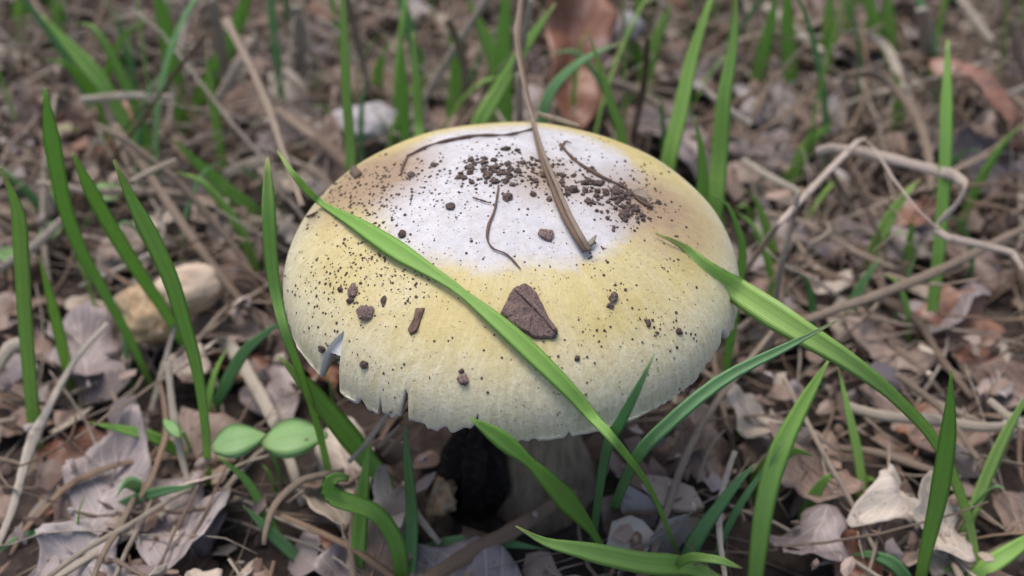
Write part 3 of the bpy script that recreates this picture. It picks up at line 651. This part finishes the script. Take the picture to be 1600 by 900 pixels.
for l, p_, w_, y_ in [
    ('wide blade in the back standing right of the clump behind the right shoulder', [(1238, 190), (1234, 110), (1230, 20), (1232, -40)], 24, .2),
    ('blade in the back slanting right of the clump behind the right shoulder', [(1165, 210), (1180, 130), (1200, 50), (1215, -20)], 22, .2),
    ('wide upright blade before the dull far leaf', [(1285, 180), (1290, 90), (1298, -20)], 24, .22),
    ('short blade at the foot of the arched pale straw', [(1400, 210), (1405, 150), (1395, 110)], 20, .17),
    ('blade standing between the white pebble and the blade clump', [(1005, 150), (1020, 80), (1050, 0)], 22, .2),
    ('blade leaning over the dull litter beside the white pebble', [(1015, 140), (990, 70), (960, 10)], 20, .22),
    ('far blade standing at the corner behind the tall left blades', [(40, 140), (35, 60), (25, -20)], 28, .26),
    ('far blade leaning at the corner behind the tall left blades', [(75, 160), (80, 80), (100, -10)], 24, .24),
    ('short far blade beside the broad leaning one', [(195, 150), (200, 90), (190, 40)], 22, .24),
    ('far blade leaning behind the slim upright blade', [(440, 190), (475, 150), (510, 110)], 18, .2),
    ('blade standing behind the crown left of the broad slanting blade', [(705, 190), (715, 110), (700, 30)], 22, .18),
    ('curved blade rising behind the short blade left of the crown', [(600, 190), (590, 120), (610, 60)], 18, .2)]:
    grass(l, p_, w_, y0=y_, front=False)

# ------------------------------------------------------------------ debris on the cap
def lump(r_, seed, sub=1, flat=.7):
    """small irregular stone-like body"""
    t = (1 + 5 ** .5) / 2; V = [Vector(v).normalized() for v in [(-1, t, 0), (1, t, 0), (-1, -t, 0), (1, -t, 0), (0, -1, t), (0, 1, t), (0, -1, -t), (0, 1, -t), (t, 0, -1), (t, 0, 1), (-t, 0, -1), (-t, 0, 1)]]
    F = [(0, 11, 5), (0, 5, 1), (0, 1, 7), (0, 7, 10), (0, 10, 11), (1, 5, 9), (5, 11, 4), (11, 10, 2), (10, 7, 6), (7, 1, 8), (3, 9, 4), (3, 4, 2), (3, 2, 6), (3, 6, 8), (3, 8, 9), (4, 9, 5), (2, 4, 11), (6, 2, 10), (8, 6, 7), (9, 8, 1)]
    for _ in range(sub):
        cache = {}; G = []
        def midp(a, b):
            k = (min(a, b), max(a, b))
            if k not in cache: V.append(((V[a] + V[b]) / 2).normalized()); cache[k] = len(V) - 1
            return cache[k]
        for a, b, c in F:
            x, y, z = midp(a, b), midp(b, c), midp(c, a); G += [(a, x, z), (b, y, x), (c, z, y), (x, y, z)]
        F = G
    out = []
    for v in V:
        k = r_ * (1 + .55 * noise.noise((v.x * 1.3 + seed * 7.1, v.y * 1.3, v.z * 1.3 + seed)) + .25 * noise.noise((v.x * 3.5, v.y * 3.5 + seed * 3, v.z * 3.5)))
        out.append(Vector((v.x * k, v.y * k, v.z * k * flat)))
    return out, F
# clusters: px centre, spread, count, size range (px)
CL = [(760, 266, 24, 10, 110, 2.5, 12), (800, 275, 26, 11, 95, 2.5, 12), (835, 255, 34, 9, 70, 3, 9), (900, 285, 30, 13, 95, 2.5, 11), (950, 305, 24, 14, 90, 2.5, 12), (985, 322, 18, 13, 80, 2.5, 11), (800, 290, 60, 20, 70, 2, 6), (975, 338, 22, 12, 50, 2, 8), (1000, 320, 30, 20, 60, 2, 6), (870, 262, 90, 14, 90, 2, 6),
      (520, 300, 20, 14, 60, 2, 6), (600, 275, 40, 16, 90, 2, 6), (570, 330, 30, 18, 70, 2, 5), (1060, 400, 20, 30, 30, 2, 5), (620, 420, 50, 26, 70, 2, 5), (520, 450, 30, 30, 60, 2, 6),
      (640, 305, 60, 32, 90, 2, 6), (560, 300, 40, 22, 90, 2, 6), (600, 350, 60, 30, 60, 2, 6), (700, 270, 40, 20, 50, 2, 6), (690, 320, 60, 30, 40, 2, 5), (760, 225, 60, 10, 30, 2, 5), (900, 225, 70, 16, 16, 2, 4),
      (1000, 265, 24, 14, 22, 2, 5), (1030, 275, 26, 20, 16, 2, 6), (530, 420, 40, 30, 70, 2, 5), (550, 460, 50, 30, 60, 2, 6), (590, 400, 50, 30, 60, 2, 5), (610, 450, 50, 30, 40, 2, 5), (500, 480, 30, 40, 26, 2, 5), (570, 560, 30, 20, 18, 2, 5),
      (700, 450, 60, 24, 24, 2, 4), (940, 410, 20, 16, 22, 2, 6), (960, 462, 14, 14, 16, 2, 6), (935, 520, 26, 12, 18, 2, 6), (1010, 500, 26, 16, 18, 2, 6), (1050, 520, 24, 16, 24, 2, 6), (1045, 565, 40, 18, 12, 2, 5), (905, 560, 60, 30, 20, 2, 5),
      (850, 420, 60, 30, 20, 2, 4), (820, 350, 80, 40, 50, 1.5, 4), (720, 590, 40, 30, 9, 2, 5), (640, 600, 40, 30, 9, 2, 4), (860, 640, 60, 20, 9, 2, 4), (1090, 460, 30, 40, 10, 2, 4), (800, 470, 130, 50, 30, 2, 4), (780, 400, 180, 90, 60, 1.3, 3)]
g = Geo(); big = []; seed = 0
for cx, cy, sx_, sy_, n, a, b in CL:
    for _ in range(n):
        px, py = rng.gauss(cx, sx_), rng.gauss(cy, sy_); h = hit(px, py)
        if not h: continue
        s = a + (b - a) * rng.random() ** 2.2; seed += 1; rad = s * .5 * depth(h[0]) / FPX
        if s > 8.2 and len(big) < 90: big.append((h, rad, px, py)); continue
        V, F = lump(rad, seed, 0, .7); M = Vector((0, 0, 1)).rotation_difference(h[1]).to_matrix() @ Matrix.Rotation(rng.random() * 6, 3, 'Z')
        g.add([h[0] + h[1] * rad * .3 + M @ v for v in V], F)
tag(g.build('soil_crumbs', CRUMB, smooth=False), 'fine dark soil crumbs sprinkled over the cap', 'soil', kind='stuff')
def crumb(h, rad, label, group=None, m=CRUMB, stretch=1, name='soil_crumb', cat='crumb', flat=.7):
    global seed; seed += 1; V, F = lump(rad, seed, 1, flat); M = Vector((0, 0, 1)).rotation_difference(h[1]).to_matrix() @ Matrix.Rotation(rng.random() * 6, 3, 'Z')
    g = Geo(); g.add([M @ Vector((v.x * stretch, v.y, v.z)) for v in V], F); o = g.build(name, m, smooth=False); o.location = h[0] + h[1] * rad * .35
    return tag(o, label, cat, group)
for h, rad, px, py in big:
    crumb(h, rad, 'dark soil crumb in the crumbly band across the white crown', 'soil crumbs banded across the crown')
for px, py, s, l in [(793, 310, 15, 'dark clump of soil just below the upper end of the bent pinkish fibre'), (895, 298, 16, 'dark soil clump right of the twisted stalk'), (858, 312, 9, 'round soil crumb touching the twisted stalk'), (791, 234, 11, 'soil crumb alone behind the band, left of the twisted stalk'),
                     (808, 236, 9, 'small soil crumb next to the lone one behind the band'), (853, 369, 20, 'pale brown earthy lump on the white crown below the stalk'), (704, 324, 13, 'dark soil crumb on the open white left of the bent fibre'), (643, 274, 12, 'soil crumb on the left shoulder below the dark fibre'),
                     (552, 456, 17, 'dark brown soil lump on the yellow left side'), (548, 470, 11, 'brown crumb just below the dark lump on the left side'), (532, 453, 9, 'brown crumb beside the dark lump on the left side'), (572, 490, 27, 'flat grey brown flake of earth on the yellow left side'),
                     (600, 470, 10, 'dark crumb between the earth flake and the little wood chip'), (570, 570, 15, 'brown crumb above the torn left rim'), (504, 545, 12, 'brown crumb on the margin left of the tear'), (724, 593, 18, 'brown earth crumb on the pale front margin'), (721, 580, 7, 'tiny dark crumb touching the one on the front margin'),
                     (958, 466, 14, 'dark crumb on the yellow right of the bark flake'), (953, 478, 10, 'crumb just below the dark one right of the bark flake'), (963, 300, 16, 'dark clump beside the slanting brown fibre'), (973, 338, 15, 'dark clump below the slanting brown fibre'), (1012, 505, 10, 'small crumb low on the right of the cap'),
                     (1060, 518, 11, 'crumb nearest the right margin of the cap'), (902, 560, 9, 'small dark crumb below and right of the bark flake'), (629, 367, 14, 'grey brown crumb on the white left shoulder just above the diagonal blade')]:
    h = hit(px, py)
    if h: crumb(h, s * .5 * depth(h[0]) / FPX, l, None, stretch=rng.uniform(1, 1.4), flat=.5 if s > 19 else .7, m=BARK if s > 16 else CRUMB)
def slab(name, outline, thick, label, cat, m, ridge=None):
    """flat chip lying on the cap: outline in px, rough upper face"""
    hs = [hit(*q) for q in outline]; c = sum((h[0] for h in hs), Vector()) / len(hs); n = sum((h[1] for h in hs), Vector()).normalized()
    A = []; k = 6
    for i in range(len(hs)):
        p, q = hs[i], hs[(i + 1) % len(hs)]
        for j in range(k):
            u = j / k; b_ = p[0].lerp(q[0], u); b_ = b_ + (b_ - c) * .07 * noise.noise((i * 3 + u * 5, 2, 4)); A.append(b_)
    m_ = len(A); g = Geo(); vs = []; rings = [(1, 0.00005), (1.0, .6), (.93, 1), (.6, 1.15), (.3, 1.25)]
    for s, t in rings:
        for a in A:
            b_ = c + (a - c) * s; hh = bvh.find_nearest(b_); off = t * thick * (1 + .5 * noise.noise(b_ * 900))
            vs.append((hh[0] if s == 1 else b_.lerp(hh[0], .85)) + n * off)
    vs.append(c + n * thick * 1.3); fs = []
    for i in range(len(rings) - 1):
        for j in range(m_): fs.append((i * m_ + j, i * m_ + (j + 1) % m_, (i + 1) * m_ + (j + 1) % m_, (i + 1) * m_ + j))
    for j in range(m_): fs.append(((len(rings) - 1) * m_ + j, (len(rings) - 1) * m_ + (j + 1) % m_, len(vs) - 1))
    g.add(vs, fs); o = rooted(g.build(name, m, smooth=False)); tag(o, label, cat)
    if ridge:
        P = []
        for q in ridge:
            h = hit(*q); P.append(h[0] + n * thick * 1.35 - o.location)
        g = Geo(); P = [Vector(p) for p in spline(P, 14)]; add_tube(g, P, [.0005] * 14, [.0004] * 14, Vector((1, 0, 0)), 6); g.build('ridge', m, o)
    return o
slab('bark_flake', [(802, 452), (820, 444), (838, 458), (858, 500), (872, 520), (866, 530), (836, 530), (800, 510), (782, 490)], .0011, 'triangular brown bark flake lying on the front of the cap', 'bark', BARK, [(806, 456), (830, 478), (855, 505), (868, 522)])
slab('wood_chip', [(650, 482), (664, 482), (661, 492), (652, 518), (642, 524), (638, 516), (647, 500)], .0007, 'little rust brown wood chip on the yellow front of the cap', 'chip', FIBRE)

# ------------------------------------------------------------------ dead leaves
def leaf_mesh(seed, L=.05, Wd=.028, lobes=4, curl=.5, fold=.25, m=LEAF, rag=.12, th=.0003):
    nu, nv = 8, 16; top = []; uv = []
    for i in range(nv + 1):
        v = i / nv; hw = Wd * .5 * (math.sin(math.pi * min(max(v, .02), .985)) ** .65) * (1 + .24 * math.sin(v * math.pi * 2 * lobes + seed))
        for j in range(nu + 1):
            u = j / nu * 2 - 1; e = 1 + rag * noise.noise((seed * 3.3, v * 9, math.copysign(2, u))) * 2
            x = u * hw * e; y = (v - .5) * L + .12 * abs(x) * math.sin(seed)
            z = fold * abs(x) + curl * (y * y) / L * 1.6 - .35 * abs(curl) * x * x / Wd * 2 + .006 * noise.noise((x * 75 + seed, y * 75, seed * 2)) + .0022 * noise.noise((x * 210, y * 210, seed))
            top.append(Vector((x, y, z))); uv.append((u * .5 + .5, v))
    n = len(top); k = nu + 1; fs = []
    for i in range(nv):
        for j in range(nu):
            a = i * k + j; fs.append((a, a + 1, a + k + 1, a + k)); fs.append((n + a, n + a + k, n + a + k + 1, n + a + 1))
    rim = [j for j in range(k)] + [i * k + nu for i in range(1, nv + 1)] + [nv * k + j for j in range(nu - 1, -1, -1)] + [i * k for i in range(nv - 1, 0, -1)]
    for a, b in zip(rim, rim[1:] + rim[:1]): fs.append((a, n + a, n + b, b))
    g = Geo(); g.add(top + [p - Vector((0, 0, th)) for p in top], fs, uv + uv)
    # stalk and midrib
    P = [Vector((0, -L * .5 - L * .18 + L * .9 * t, curl * ((t - .6) * L) ** 2 / L * 1.6 + .0002)) for t in [i / 9 for i in range(10)]]
    add_tube(g, P, [.0006 - .0004 * i / 9 for i in range(10)], [.0005 - .0003 * i / 9 for i in range(10)], Vector((1, 0, 0)), 5)
    return g.mesh('dead_leaf', m)
def leaf_at(label, px, py, size_px, rot=0, tilt=(0, 0), m=LEAF, z=.012, group=None, asp=.6, lobes=3, curl=.4, fold=.2, y=None):
    p = at_y(px, py, y) if y is not None else at_z(px, py, z); s = size_px * depth(p) / FPX
    me = leaf_mesh(rng.random() * 30, s, s * asp, lobes, curl, fold, m); o = bpy.data.objects.new('dead_leaf', me); C.objects.link(o)
    o.location = p; o.rotation_euler = (R(tilt[0]), R(tilt[1]), R(rot)); return tag(o, label, 'leaf', group)
leaf_at('big reddish brown leaf standing curled behind the crown of the cap', 893, 95, 250, 8, (40, 14), LEAF_RUST, y=.175, asp=.5, lobes=1, curl=.35, fold=.6)
leaf_at('rust brown leaf curled at the edge of the litter beside a tall slim blade', 1560, 145, 210, 70, (38, 10), LEAF_RUST, z=.04, asp=.8, lobes=1, curl=-.6)
leaf_at('greyish mauve leaf lying below the rust brown leaf', 1545, 265, 150, 30, (14, -8), LEAF_GREY, z=.014, asp=.8)
leaf_at('tan leaf scrap beside the upper edge of the broad arching blade', 1278, 445, 110, 100, (12, 22), LEAF_PALE, z=.016, asp=.7, lobes=1)
leaf_at('dark mauve leaf under the peaked thin straw', 1330, 385, 200, 95, (6, -14), LEAF_GREY, z=.010, asp=.5)
leaf_at('pinkish brown leaf folded below the broad arching blade', 1260, 730, 170, 60, (16, 10), LEAF, z=.016, asp=.7, lobes=2)
leaf_at('pale cream leaf scrap lying beside the lone upright blade', 1395, 780, 150, 120, (20, -14), LEAF_PALE, z=.018, asp=.6, lobes=1, curl=-.5)
leaf_at('light leaf piece behind the foot of the lone upright blade', 1465, 820, 150, 20, (22, 12), LEAF_PALE, z=.016, asp=.6)
leaf_at('grey leaf lying at the lower edge of the litter under a leaning blade', 1270, 850, 160, 150, (14, 12), LEAF_GREY, z=.012, asp=.7, lobes=2)
leaf_at('mauve leaf with a pale spot in the lower left litter', 178, 745, 230, -8, (20, 8), LEAF_GREY, z=.014, asp=.5, lobes=1, curl=.3)
leaf_at('grey leaf below the long thin straw', 130, 880, 170, 60, (14, -6), LEAF_GREY, z=.012, asp=.6)
leaf_at('mauve brown leaf behind the whitish swollen straw', 130, 545, 150, 20, (12, 8), LEAF_GREY, z=.012, asp=.7)
leaf_at('brown leaf at the left under the curled blade', 600, 850, 180, -14, (30, 14), LEAF, z=.014, asp=.5, lobes=1)
leaf_at('pale pinkish leaf strip beside the curled blade', 605, 780, 110, 18, (30, 10), LEAF_PALE, z=.02, asp=.4, lobes=1)
leaf_at('big dull leaf slanting in the far litter behind the clump of blades', 1300, 30, 200, 40, (22, 10), LEAF, z=.02, asp=.7)
leaf_at('dark brown leaf under the pinkish zigzag straw', 1400, 540, 170, 80, (6, 8), LEAF, z=.01, asp=.7)
leaf_at('brown leaf right of the fine slanting straw', 1500, 520, 160, 10, (14, -10), LEAF_RUST, z=.012, asp=.7)
leaf_at('pale brown leaf right of the leaning blade', 1170, 650, 130, 70, (22, 20), LEAF_PALE, z=.02, asp=.6, lobes=2)
leaf_at('brown leaf lying under the right rim of the cap', 1090, 700, 150, 20, (16, 10), LEAF, z=.012, asp=.7)
leaf_at('curled brown leaf piece beside the left rim', 330, 470, 110, 40, (22, 16), LEAF, z=.014, asp=.7)
# lumps in the litter
def body(name, px, py, rx, ry, label, cat, m, z=.01, sub=3, flat=.75, k=.25):
    global seed; seed += 1; p = at_z(px, py, z); s = depth(p) / FPX; V, F = lump(1, seed, sub, 1); g = Geo()
    out = []
    for v in V:
        d = v.normalized(); L = 1 + (v.length - 1) * k; out.append(Vector((d.x * rx * s * L, d.y * ry * s * L, d.z * min(rx, ry) * s * flat * L)))
    g.add(out, F); o = g.build(name, m); o.location = p; return tag(o, label, cat)
def husk():
    root = bpy.data.objects.new('seed_husk', None); C.objects.link(root); p = at_z(258, 470, .022); root.location = p; root.empty_display_size = .01
    for nm, dx, dy, dz, rx, ry, rz, rot, mm in (('shell', .006, .004, .001, .0110, .0078, .0068, 25, HUSK), ('cup', -.0055, -.004, -.002, .0085, .0100, .0080, 20, BARK_TAN)):
        V, F = lump(1, 77 + len(nm), 3, 1); g = Geo(); M = Matrix.Rotation(R(rot), 3, 'Z')
        g.add([M @ Vector((v.normalized().x * rx, v.normalized().y * ry, v.normalized().z * rz)) * (1 + (v.length - 1) * .5) + Vector((dx, dy, dz)) for v in V], F); g.build(nm, mm, root)
    tag(root, 'smooth pale rounded husk with a tan end lying in the litter', 'husk')
husk()
body('pebble', 976, 42, 30, 30, 'small whitish pebble behind the crown beside the big brown leaf', 'pebble', STONE, .03)
body('pebble', 570, 190, 55, 40, 'long pale grey lump behind the left shoulder of the cap', 'pebble', STONE, .022, k=.5, flat=.6)
body('bark_or_shade_piece', 690, 775, 24, 36, 'crumbly yellow brown wood lump in the shade by the mushroom foot', 'bark', BARK_TAN, .012, k=1.1, flat=1)
def shade_gap():  # added black body that stands in for the shaded gap left of the stem
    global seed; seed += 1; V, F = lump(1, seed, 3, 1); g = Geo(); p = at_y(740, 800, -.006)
    g.add([Vector((v.x * .0075 + .0016 * noise.noise((v.z * 3, v.y * 4, 1)), v.y * .006 + .002 * noise.noise((v.x * 5, v.z * 2.2, 4)), v.normalized().z * .024 + .003 * noise.noise((v.x * 6, v.y * 6, 2)))) + Vector((v.x, v.y, 0)).normalized() * .0016 * math.sin(math.atan2(v.y, v.x) * 9 + v.z * 2) * (1 if v.xy.length > .05 else 0) for v in V], F); o = g.build('bark_or_shade_piece', GAP_SHADE); o.location = (p.x, p.y, .012); o.rotation_euler = (0, R(6), 0)
    tag(o, 'black upright piece standing in for the shadow gap beside the stem', 'bark')
shade_gap()
body('bark_or_shade_piece', 735, 838, 14, 10, 'small tan crumb at the foot of the wood lump', 'bark', BARK_TAN, .008, k=1.1)

# little round-leaved seedlings
def seedling(label, leaves, root_px, zr=.03):
    r0 = at_z(*root_px, .004); root = bpy.data.objects.new('seedling', None); C.objects.link(root); root.location = r0; root.empty_display_size = .005
    for px, py, rx, ry, rot in leaves:
        p = at_z(px, py, zr); s = depth(p) / FPX; P = [Vector((0, -1 + 2 * i / 12, 0)) for i in range(13)]
        M = Matrix.Rotation(R(rot), 3, 'Z'); Q = []; W = []
        for i, q in enumerate(P):
            t = i / 12; v = M @ Vector((0, q.y * rx * s, .0012 * math.sin(t * 3.1))); Q.append(p + v - r0); W.append(max(.0002, ry * s * math.sin(math.pi * min(max(t, .03), .97) ** .8) ** .8))
        g = Geo(); add_blade(g, Q, W, M @ Vector((1, 0, 0)), .06, .0002); g.build('leaf', CLOVER, root)
        g = Geo(); a = Q[0]; pp = [Vector(v) for v in spline([(0, 0, -.006), tuple(a * .5 + Vector((0, 0, .004))), tuple(a)], 10)]; add_tube(g, pp, [.0006] * 10, [.0005] * 10, Vector((1, 0, 0)), 5); g.build('stalk', CLOVER, root)
    tag(root, label, 'seedling')
seedling('seedling with one pale round leaf beside the bleached arched straw', [(374, 690, 42, 38, -70)], (430, 690), .032)
seedling('seedling with a wide pale leaf under the leaning broad blade', [(462, 686, 50, 44, -80)], (440, 740), .024)
seedling('seedling with a small bright pointed leaf by the slim straw', [(268, 670, 26, 11, 40)], (300, 700), .026)
seedling('far seedling with pale leaves behind the tall left blades', [(160, 300, 34, 26, 60), (85, 360, 30, 22, -30)], (125, 345), .014)
seedling('pale seedling leaf at the far left edge of the litter', [(10, 400, 34, 22, 70)], (40, 430), .014)

# ------------------------------------------------------------------ scattered litter
def free(x, y, r_=.02): return x * x + y * y > r_ * r_
def vis(x, y, z=.01):
    d = Vector((x, y, z)) - CAM
    if d.dot(FW) < .05: return False
    px, py = to_px((x, y, z)); return -60 < px < 1660 and -60 < py < 980 and not (hit(px, py))
protos = [leaf_mesh(i * 2.7, rng.uniform(.022, .05), rng.uniform(.012, .028), rng.choice([1, 1, 2, 3, 4]), rng.uniform(-.6, .7), rng.uniform(0, .5), [LEAF, LEAF, LEAF_GREY, LEAF, LEAF_GREY, LEAF_PALE, LEAF_RUST][i % 7]) for i in range(21)]
k = 0; tries = 0
LM = [(258, 478, 'near the pale rounded husk'), (178, 745, 'by the pale spotted mauve leaf'), (420, 690, 'near the round leaved seedlings'), (50, 690, 'along the whitish swollen straw'), (545, 790, 'near the blade with a curled tip'), (730, 850, 'by the black shadow piece'),
      (940, 850, 'under the glossy level blade'), (1440, 870, 'by the lone upright blade'), (1180, 820, 'below the right rim of the cap'), (1400, 650, 'under the level straw'), (1400, 450, 'along the thick slanting straw'), (1400, 260, 'around the zigzag folded straw'), (1550, 150, 'around the curled rust brown leaf'),
      (1400, 60, 'by the arched pale straw'), (1110, 230, 'behind the right shoulder of the cap'), (900, 110, 'around the big reddish brown leaf'), (770, 90, 'behind the crown of the cap'), (570, 190, 'around the long pale grey lump'), (400, 170, 'along the bleached stalk'), (400, 400, 'beside the left edge of the cap'), (230, 110, 'behind the tall left blades'), (60, 330, 'around the far pale seedlings'), (70, 60, 'far behind the tall left blades')]
LMP = [(at_z(a, b, .01), t_) for a, b, t_ in LM]
ZN = lambda x, y: min(LMP, key=lambda q: (q[0].x - x) ** 2 + (q[0].y - y) ** 2)[1]
ZOLD = lambda x, y: ('behind the cap' if y > .06 and abs(x) < .09 else 'left of the mushroom' if x < -.03 else 'right of the mushroom' if x > .03 else 'under the cap')
while k < 190 and tries < 3000:
    tries += 1; x, y = rng.uniform(-.30, .30), rng.uniform(-.10, .40)
    if not vis(x, y) or not free(x, y, .03): continue
    i = rng.randrange(21); o = bpy.data.objects.new('dead_leaf', protos[i]); C.objects.link(o); s = rng.uniform(.5, .95); o.scale = (s, s, s)
    o.location = (x, y, gz(x, y) + rng.uniform(.004, .013)); o.rotation_euler = (rng.gauss(0, .32), rng.gauss(0, .32), rng.random() * 6.28)
    c = ['brown', 'brown', 'grey mauve', 'brown', 'grey mauve', 'pale', 'rust brown'][i % 7]
    sz = 'small' if s < .66 else 'large' if s > .82 else 'middling'; po = 'tilted' if abs(o.rotation_euler[0]) + abs(o.rotation_euler[1]) > .5 else 'flat lying'
    tag(o, '%s %s %s dead leaf %s' % (sz, po, c, ZN(x, y)), 'leaf', '%s %s %s leaves %s' % (sz, po, c, ZN(x, y))); k += 1
def rand_straw(g, x, y, L, wd, z, lift, sides=5, n=9):
    a = rng.random() * 6.283; d = Vector((math.cos(a), math.sin(a), 0)); s = Vector((-d.y, d.x, 0)); bend = rng.gauss(0, .6); kink = rng.random(); sl = rng.gauss(0, lift); kk = rng.gauss(0, .5) if rng.random() < .4 else 0
    P = []
    for i in range(n):
        t = i / (n - 1) - .5; q = Vector((x, y, 0)) + d * (t * L) + s * (bend * t * t * L + (kk * max(0, t - kink + .5) * L if kk else 0))
        q.z = gz(q.x, q.y) + z + sl * t * L + .003 * noise.noise((q.x * 60, q.y * 60, z * 900)); q.z = max(q.z, gz(q.x, q.y) + .0008); P.append(q)
    W = [wd * (.6 + .4 * math.sin(math.pi * (i + .5) / n)) for i in range(n)]; fl = rng.uniform(.18, .5); add_tube(g, P, W, [q * fl for q in W], (s + Vector((0, 0, rng.gauss(0, .8)))).normalized(), sides)
    return P
MM = [STRAW, STRAW, STRAW, STRAW_PALE, STRAW_BROWN]; MC = ['tan', 'tan', 'tan', 'bleached', 'brown']
def hides(P):
    """would this piece run through the cap or the stem"""
    for p in P:
        if p.x ** 2 + p.y ** 2 < .02 ** 2: return True
        if p.z > RIM_Z - .006 and p.x ** 2 + p.y ** 2 < .06 ** 2: return True
        h = bvh.ray_cast(CAM, (p - CAM).normalized())
        if h[0] and (p - CAM).length < h[3]: return True
    return False
k = 0; tries = 0
while k < 225 and tries < 3000:
    tries += 1; x, y = rng.uniform(-.28, .28), rng.uniform(-.07, .36)
    if not vis(x, y): continue
    far = y > .06; L_ = rng.uniform(.025, .10); w_ = .0004 + .0011 * rng.random() ** 1.5; g = Geo(); P = rand_straw(g, x, y, L_, w_, rng.uniform(.006, .022) + (.012 if far else 0), .75 if far else .3, 6, 12)
    if hides(P): continue
    i = rng.randrange(5); o = rooted(g.build('dry_straw', MM[i]))
    ds = ('long' if L_ > .06 else 'short') + (' thick ' if w_ > .0008 else ' thin ') + MC[i]; tag(o, '%s dry straw lying %s' % (ds, ZN(x, y)), 'straw', '%s straws %s' % (ds, ZN(x, y))); k += 1
# the rest of the straw, leaf crumbs and twiglets: past counting
for mm, cnt, nm, lb in ((STRAW, 4200, 'straw_mat', 'tangled mat of tan dry grass covering the soil'), (STRAW_PALE, 900, 'straw_mat', 'bleached dry grass bits mixed through the litter'), (STRAW_BROWN, 1500, 'stem_mat', 'brown stem bits mixed through the litter')):
    g = Geo(); k = 0
    while k < cnt:
        if k < cnt * .8: x, y = rng.uniform(-.32, .32), rng.uniform(-.12, .42)
        else: x, y = rng.uniform(-.8, .8), rng.uniform(-.5, 1.1)
        k += 1
        if not free(x, y, .03) or (y < .05 and rng.random() < .5) or noise.noise((x * 24, y * 24, 5)) < rng.uniform(-.35, .0): continue
        h = Geo(); P = rand_straw(h, x, y, rng.uniform(.015, .08), .00018 + .0010 * rng.random() ** 2, rng.uniform(.001, .017) + (.008 if y > .06 else 0), .5 if y > .06 else .22, 5, 8)
        if hides(P): continue
        g.add(h.v, h.f, h.uv)
    tag(g.build(nm, mm), lb, 'straw', kind='stuff')
for mm, cnt, lb in ((LEAF, 5400, 'small brown leaf crumbs scattered all over the soil'), (LEAF_GREY, 1700, 'small grey leaf crumbs scattered all over the soil'), (LEAF_PALE, 700, 'small pale leaf crumbs scattered all over the soil')):
    g = Geo()
    for k in range(cnt):
        if k < cnt * .8: x, y = rng.uniform(-.32, .32), rng.uniform(-.12, .42)
        else: x, y = rng.uniform(-.8, .8), rng.uniform(-.5, 1.1)
        if not free(x, y, .022) or noise.noise((x * 24, y * 24, 5)) < rng.uniform(-.35, .05): continue
        s = .0015 + .010 * rng.random() ** 1.8; m_ = rng.randint(5, 8); M = Matrix.Rotation(rng.random() * 6.28, 3, 'Z') @ Matrix.Rotation(rng.gauss(0, .7), 3, 'X') @ Matrix.Rotation(rng.gauss(0, .7), 3, 'Y'); c = Vector((x, y, gz(x, y) + rng.uniform(.001, .016) + (.007 if s < .005 else 0)))
        cv = rng.uniform(-.3, .3); A = []
        for j in range(m_):
            a = 6.283 * j / m_; q = s * rng.uniform(.5, 1.05); A.append(Vector((q * math.cos(a), q * math.sin(a) * .7, cv * q * math.cos(a) * 1.3)))
        up = M @ Vector((0, 0, .00025)); g.add([c + M @ a for a in A] + [c + up * 3] + [c + M @ a - up for a in A] + [c - up], [(j, (j + 1) % m_, m_) for j in range(m_)] + [(m_ + 1 + (j + 1) % m_, m_ + 1 + j, 2 * m_ + 1) for j in range(m_)] + [(j, m_ + 1 + j, m_ + 1 + (j + 1) % m_, (j + 1) % m_) for j in range(m_)],
                                          [(rng.random(), rng.random())] * (2 * m_ + 2))
    tag(g.build('leaf_crumbs', mm, smooth=False), lb, 'leaf litter', kind='stuff')
g = Geo()
for k in range(2600):
    x, y = rng.uniform(-.32, .32), rng.uniform(-.12, .42); r_ = .0006 + .0022 * rng.random() ** 3; V, F = lump(r_, k, 0, .8); c = Vector((x, y, gz(x, y) + r_ * .4))
    if free(x, y, .02): g.add([c + v for v in V], F)
tag(g.build('soil_grains', CRUMB, smooth=False), 'loose dark soil grains between the straws', 'soil', kind='stuff')

# more blades of grass around, mostly behind and to the sides
k = 0; tries = 0
while k < 230 and tries < 6000:
    tries += 1; x, y = rng.uniform(-.32, .32), rng.uniform(-.05, .40)
    if (not vis(x, y, .02) and y < .1) or (y < .05 and rng.random() < .6): continue
    H = rng.uniform(.03, .12) if y > .12 else rng.uniform(.02, .05) if y > .05 else rng.uniform(.012, .035); a = rng.random() * 6.28; ln = H * rng.uniform(.05, .6)
    b0 = Vector((x, y, gz(x, y) - .003)); P = [Vector(q) for q in spline([b0, b0 + Vector((math.cos(a) * ln * .2, math.sin(a) * ln * .2, H * .5)), b0 + Vector((math.cos(a) * ln * .6, math.sin(a) * ln * .6, H * .85)), b0 + Vector((math.cos(a) * ln, math.sin(a) * ln, H * rng.uniform(.85, 1)))], 20)]
    if hides(P): continue
    wd = rng.uniform(.0006, .0022); W = [wd * (.6 + .4 * min(1, i / 6)) * (1 if i < 10 else max(.06, 1 - ((i - 10) / 9) ** 1.8)) for i in range(20)]
    b = rng.random() * 3.14; g = Geo(); add_blade(g, P, W, Vector((math.cos(b), math.sin(b), 0)), rng.uniform(.15, .5)); dk = rng.random() < .4
    o = rooted(g.build('grass_blade', GRASS_DARK if dk else GRASS)); c = 'dark' if dk else 'light'; kd = 'thin' if wd < .0011 else 'wide'
    kd += ' tall' if H > .075 else ' short' if H < .045 else ''; tag(o, '%s %s green grass blade sprouting %s' % (kd, c, ZN(x, y)), 'grass blade', '%s %s green blades %s' % (kd, c, ZN(x, y))); k += 1
